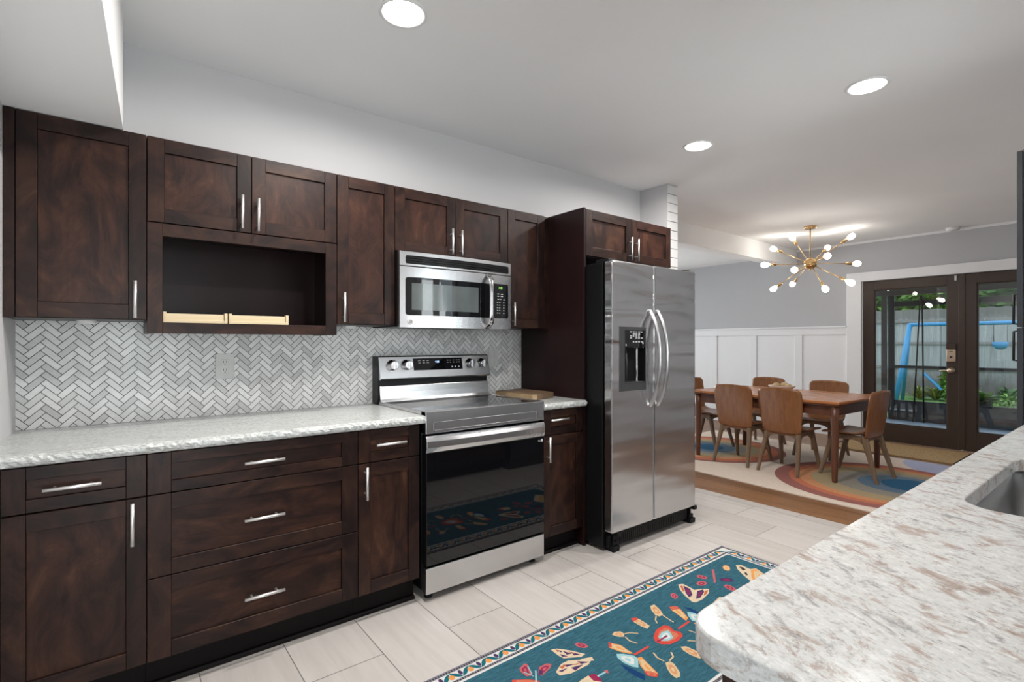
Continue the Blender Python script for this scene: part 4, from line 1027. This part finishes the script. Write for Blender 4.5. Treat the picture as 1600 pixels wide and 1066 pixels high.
# ------------------------------------------------------------------ outside the doors
GZ = -.17
obj('patio_floor', MB().box(XW + .12, 11.06, -6.5, 3.5, -.20, -.055), 'patio', **S)
obj('threshold', MB().box(XW - .01, XW + .13, DY1, DY0, -.05, .011), 'hardware', label=None, **S)
obj('lawn', MB().box(11.06, 24, -14, 12, GZ - .1, GZ), 'lawn', **S)
obj('ceiling_porch', MB().box(XW + .12, 11.3, -6.5, 3.5, 2.36, 2.42), 'porch_ceiling', **S)
# porch roof beams and screen enclosure
SXx = 11.0
t = thing('screen_enclosure', 'dark bronze patio screen frame with low kick panel beyond the glass doors', 'screen wall', (SXx, -1.5, -.055))
obj('header_beam', MB().box(SXx - .04, SXx + .06, -6.4, 3.4, 2.09, 2.36), 'porch_ceiling', t, bevel=.004)
b = MB(); b.box(SXx - .01, SXx + .01, -6.4, .04, -.055, .262); obj('kick_panel', b, 'kick', t)
obj('rail', MB().box(SXx - .02, SXx + .02, -6.4, .10, .835, .885), 'porch', t, bevel=.003); obj('rail', MB().box(SXx - .02, SXx + .02, -6.4, .127, 1.895, 1.985), 'porch', t, bevel=.003)
obj('rail', MB().box(SXx - .02, SXx + .02, -6.4, .127, .262, .285), 'porch', t)
for y0, y1 in ((.034, .127), (-1.62, -1.54), (-3.2, -3.12), (-4.8, -4.72)): obj('post', MB().box(SXx - .025, SXx + .025, y0, y1, -.055, 2.09), 'porch', t, bevel=.003)
obj('post', MB().box(SXx - .03, SXx + .03, .150, .225, -.055, 2.09), 'porch_ceiling', t, bevel=.003)
t = thing('leaning_poles', 'two slim black poles meeting at the top before the patio screen', 'pole', (10.9, -.33, -.055))
for yb in (-.255, -.398): obj('pole', MB().tube([(10.88, yb, -.053), (10.95, -.345 + (yb + .326) * .18, 2.02)], .0115, 10), 'black', t)
b = MB(); b.ball((10.95, -.345, 2.03), .028, 0, 12); obj('top_joint', b, 'black', t)
b = MB(); b.lathe([(.17, 0), (.17, -.05), (.14, -.075), (.0005, -.085)], (9.5, -1.47, 2.36), 28); obj('porch_light', b, 'lamp_trim', None, loc=(9.5, -1.47, 2.36), label='round white lamp under the porch ceiling behind the right glass door', cat='light')
for i, (x, y, lab) in enumerate(((10.2, .02, 'black floodlight under the porch ceiling behind the left glass door'), (10.2, -1.50, 'black floodlight under the porch ceiling behind the right glass door'))):
    t = thing('floodlight', lab, 'light', (x, y, 2.36)); obj('stem', MB().tube([(x, y, 2.36), (x, y, 2.24)], .03, 12), 'black', t); obj('lamp_head', MB().lathe([(.03, .04), (.055, 0), (.06, -.07), (.05, -.075), (.0005, -.06)], (x, y, 2.21), 16), 'black', t)
# fence
FXx = 17.0
t = thing('wooden_fence', 'weathered grey wooden plank fence across the back yard', 'fence', (FXx, -1, GZ))
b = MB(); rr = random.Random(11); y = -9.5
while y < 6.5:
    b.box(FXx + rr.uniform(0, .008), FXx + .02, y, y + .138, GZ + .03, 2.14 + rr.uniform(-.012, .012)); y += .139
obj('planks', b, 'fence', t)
for z in (.62, 1.26, 1.84): obj('rail', MB().box(FXx - .04, FXx, -9.5, 6.5, z - .035, z + .035), 'fence_rail', t, bevel=.004)
for y in (-8.4, -6.0, -3.6, -1.2, 1.2, 3.6, 6.0): obj('post', MB().box(FXx + .02, FXx + .11, y - .05, y + .05, GZ, 2.14), 'fence', t)
# swing set
WXx = 15.3
t = thing('swing_set', 'sky blue metal A-frame swing set on the lawn behind the glass doors', 'swing set', (WXx, -1.2, GZ))
obj('top_bar', MB().tube([(WXx, .92, 1.70), (WXx, -3.6, 1.70)], .045, 14), 'blue', t)
for y0, s_ in ((.90, 1), (-3.55, -1)):
    for xf, dy, r in ((14.72, .14, .052), (16.0, .33, .042)): obj('leg', MB().tube([(WXx, y0, 1.70), (xf, y0 + s_ * dy, GZ)], r, 14), 'blue', t)
def swing(y, zs, lab, bucket):
    t = thing('swing', lab, 'swing', (WXx, y, zs))
    for dy in ((-.11, .11) if bucket else (-.16, .16)): obj('rope', MB().tube([(WXx, y + dy, 1.66), (WXx, y + dy, zs + (.15 if bucket else .40 if dy > 0 else .05))], .005, 8), 'darkgrey', t)
    b = MB()
    if bucket: b.lathe([(.03, 0), (.08, .02), (.11, .07), (.12, .15)], (WXx, y, zs), 16, cap=False)
    else: b.grid(lambda u, v: (WXx - .10 + .20 * v, y + .16 - .32 * math.sin(u * PI / 2), zs + .02 + .38 * (1 - u) ** 1.6), 12, 2)
    obj('seat', b, 'blue', t, solid=.03)
swing(.48, .17, 'blue swing hanging low on its ropes behind the left glass door', False); swing(-.68, 1.14, 'blue baby swing hanging high behind the right glass door', True)
# plants
def foliage(name, n, c, r, leaf, m, lab, cat, stem=None, pot=None, group=None, seed=1, drop=.35):
    rr = random.Random(seed); t = thing(name, lab, cat, (c[0], c[1], c[2]), group); b = MB()
    for i in range(n):
        d = Vector((rr.gauss(0, 1), rr.gauss(0, 1), rr.gauss(0, 1))).normalized(); q = rr.random() ** .4
        p = Vector((c[0] + d.x * r[0] * q, c[1] + d.y * r[1] * q, c[2] + (stem or 0) + r[2] + d.z * r[2] * q)); L = leaf * rr.uniform(.6, 1.3)
        a = (d + Vector((rr.uniform(-.7, .7), rr.uniform(-.7, .7), rr.uniform(-.2, .7)))).normalized(); s_ = a.cross(Vector((rr.uniform(-1, 1), rr.uniform(-1, 1), rr.uniform(-1, 1)))).normalized() * L * .3; dn = Vector((0, 0, -L * drop))
        b.face([p, p + a * L * .45 + s_, p + a * L + dn, p + a * L * .45 - s_])
    obj('foliage', b, m, t)
    if stem is not None: obj('trunk' if stem > .6 else 'stems', MB().tube([(c[0], c[1], c[2] - .02), (c[0], c[1], c[2] + stem + r[2] * 1.2)], [max(.02, r[2] * .09), max(.01, r[2] * .04)], 10), 'bark', t)
    return t
def spiky(c, n, L, m, lab, seed):
    rr = random.Random(seed); t = thing('spiky_plant', lab, 'plant', c, 'garden plants at the foot of the fence'); b = MB()
    for i in range(n):
        a = rr.uniform(0, 2 * PI); e = rr.uniform(.5, 1.35); l = L * rr.uniform(.6, 1.1); d = Vector((math.cos(a) * math.cos(e), math.sin(a) * math.cos(e), math.sin(e))); s_ = Vector((-math.sin(a), math.cos(a), 0)) * l * .045; p = Vector(c)
        mid = p + d * l * .6; tip = p + d * l + Vector((0, 0, -l * .25)) + Vector((math.cos(a), math.sin(a), 0)) * l * .1
        b.face([p - s_ * .5, p + s_ * .5, mid + s_, mid - s_]); b.face([mid - s_, mid + s_, tip])
    obj('leaves', b, m, t); return t
spiky((16.45, .98, GZ), 70, .50, 'leaf_warm', 'spiky yellow-green plant beside the blue swing set leg', 2)
spiky((16.5, .68, GZ), 60, .52, 'leaf_warm', 'short spiky plant between the black poles by the fence', 3)
spiky((16.45, .10, GZ), 90, .62, 'leaf', 'tall leafy green plant behind the blue swing seat', 4)
spiky((16.45, -.65, GZ), 70, .62, 'leaf_dark', 'dark green spiky plant hidden between the two glass doors', 5)
foliage('garden_bush', 500, (16.5, .38, GZ), (.26, .15, .34), .14, 'leaf', 'round green bush at the fence behind the left glass door', 'bush', .1, seed=6)
foliage('garden_bush', 300, (12.4, -1.27, GZ), (.36, .36, .24), .10, 'leaf', 'low domed green bush just outside the screen behind the right glass door', 'bush', .05, seed=7)
pt = thing('potted_plant', 'leafy green plant in a black pot behind the right glass door', 'plant', (11.35, -1.03, GZ))
obj('pot', MB().lathe([(.10, 0), (.14, .50), (.15, .53), (.13, .53), (.12, .48), (.0005, .47)], (11.35, -1.03, GZ), 18), 'pot', pt)
b = MB(); rr = random.Random(9)
for i in range(60):
    a = rr.uniform(0, 2 * PI); e = rr.uniform(.1, 1.2); l = rr.uniform(.14, .30); d = Vector((math.cos(a) * math.cos(e), math.sin(a) * math.cos(e), math.sin(e))); s_ = Vector((-math.sin(a), math.cos(a), 0)) * l * .32; p = Vector((11.35, -1.03, GZ + .50))
    b.face([p, p + d * l * .55 + s_, p + d * l + Vector((0, 0, -.05)), p + d * l * .55 - s_])
obj('leaves', b, 'leaf', pt)
TREES = [(20.0, 3.3, 'leaf', 'bright green tree beyond the fence at the far left of the glass doors'), (20.0, 1.3, 'leaf', 'bright green tree beyond the fence behind the left glass door'), (20.0, -.7, 'leaf_dark', 'deep green tree beyond the fence between the two glass doors'), (20.0, -2.7, 'leaf', 'bright green tree beyond the fence behind the right glass door'),
         (22.3, 4.6, 'leaf_dark', 'deep green tree farthest beyond the fence at the left edge'), (22.3, 2.4, 'leaf', 'bright green tree in the farther row behind the left glass door'), (22.3, .2, 'leaf', 'bright green tree in the farther row between the doors'), (22.3, -2.0, 'leaf_dark', 'deep green tree in the farther row behind the right glass door'), (22.3, -4.2, 'leaf', 'bright green tree in the farther row at far right')]
for i, (x, y, m, lab) in enumerate(TREES):
    foliage('garden_tree', 1500, (x, y, GZ), (.9, .93, 1.35) if x < 21 else (.95, 1.0, 1.7), .34, m, lab, 'tree', 1.35, seed=20 + i, group='trees beyond the fence')
t = thing('tree_trunk', 'bare grey-brown tree trunk rising behind the fence at right', 'tree', (18.2, -1.12, GZ)); obj('trunk', MB().tube([(18.2, -1.12, GZ), (18.25, -1.10, 2.2), (18.2, -1.2, 5.5)], [.16, .13, .10], 12), 'bark', t)
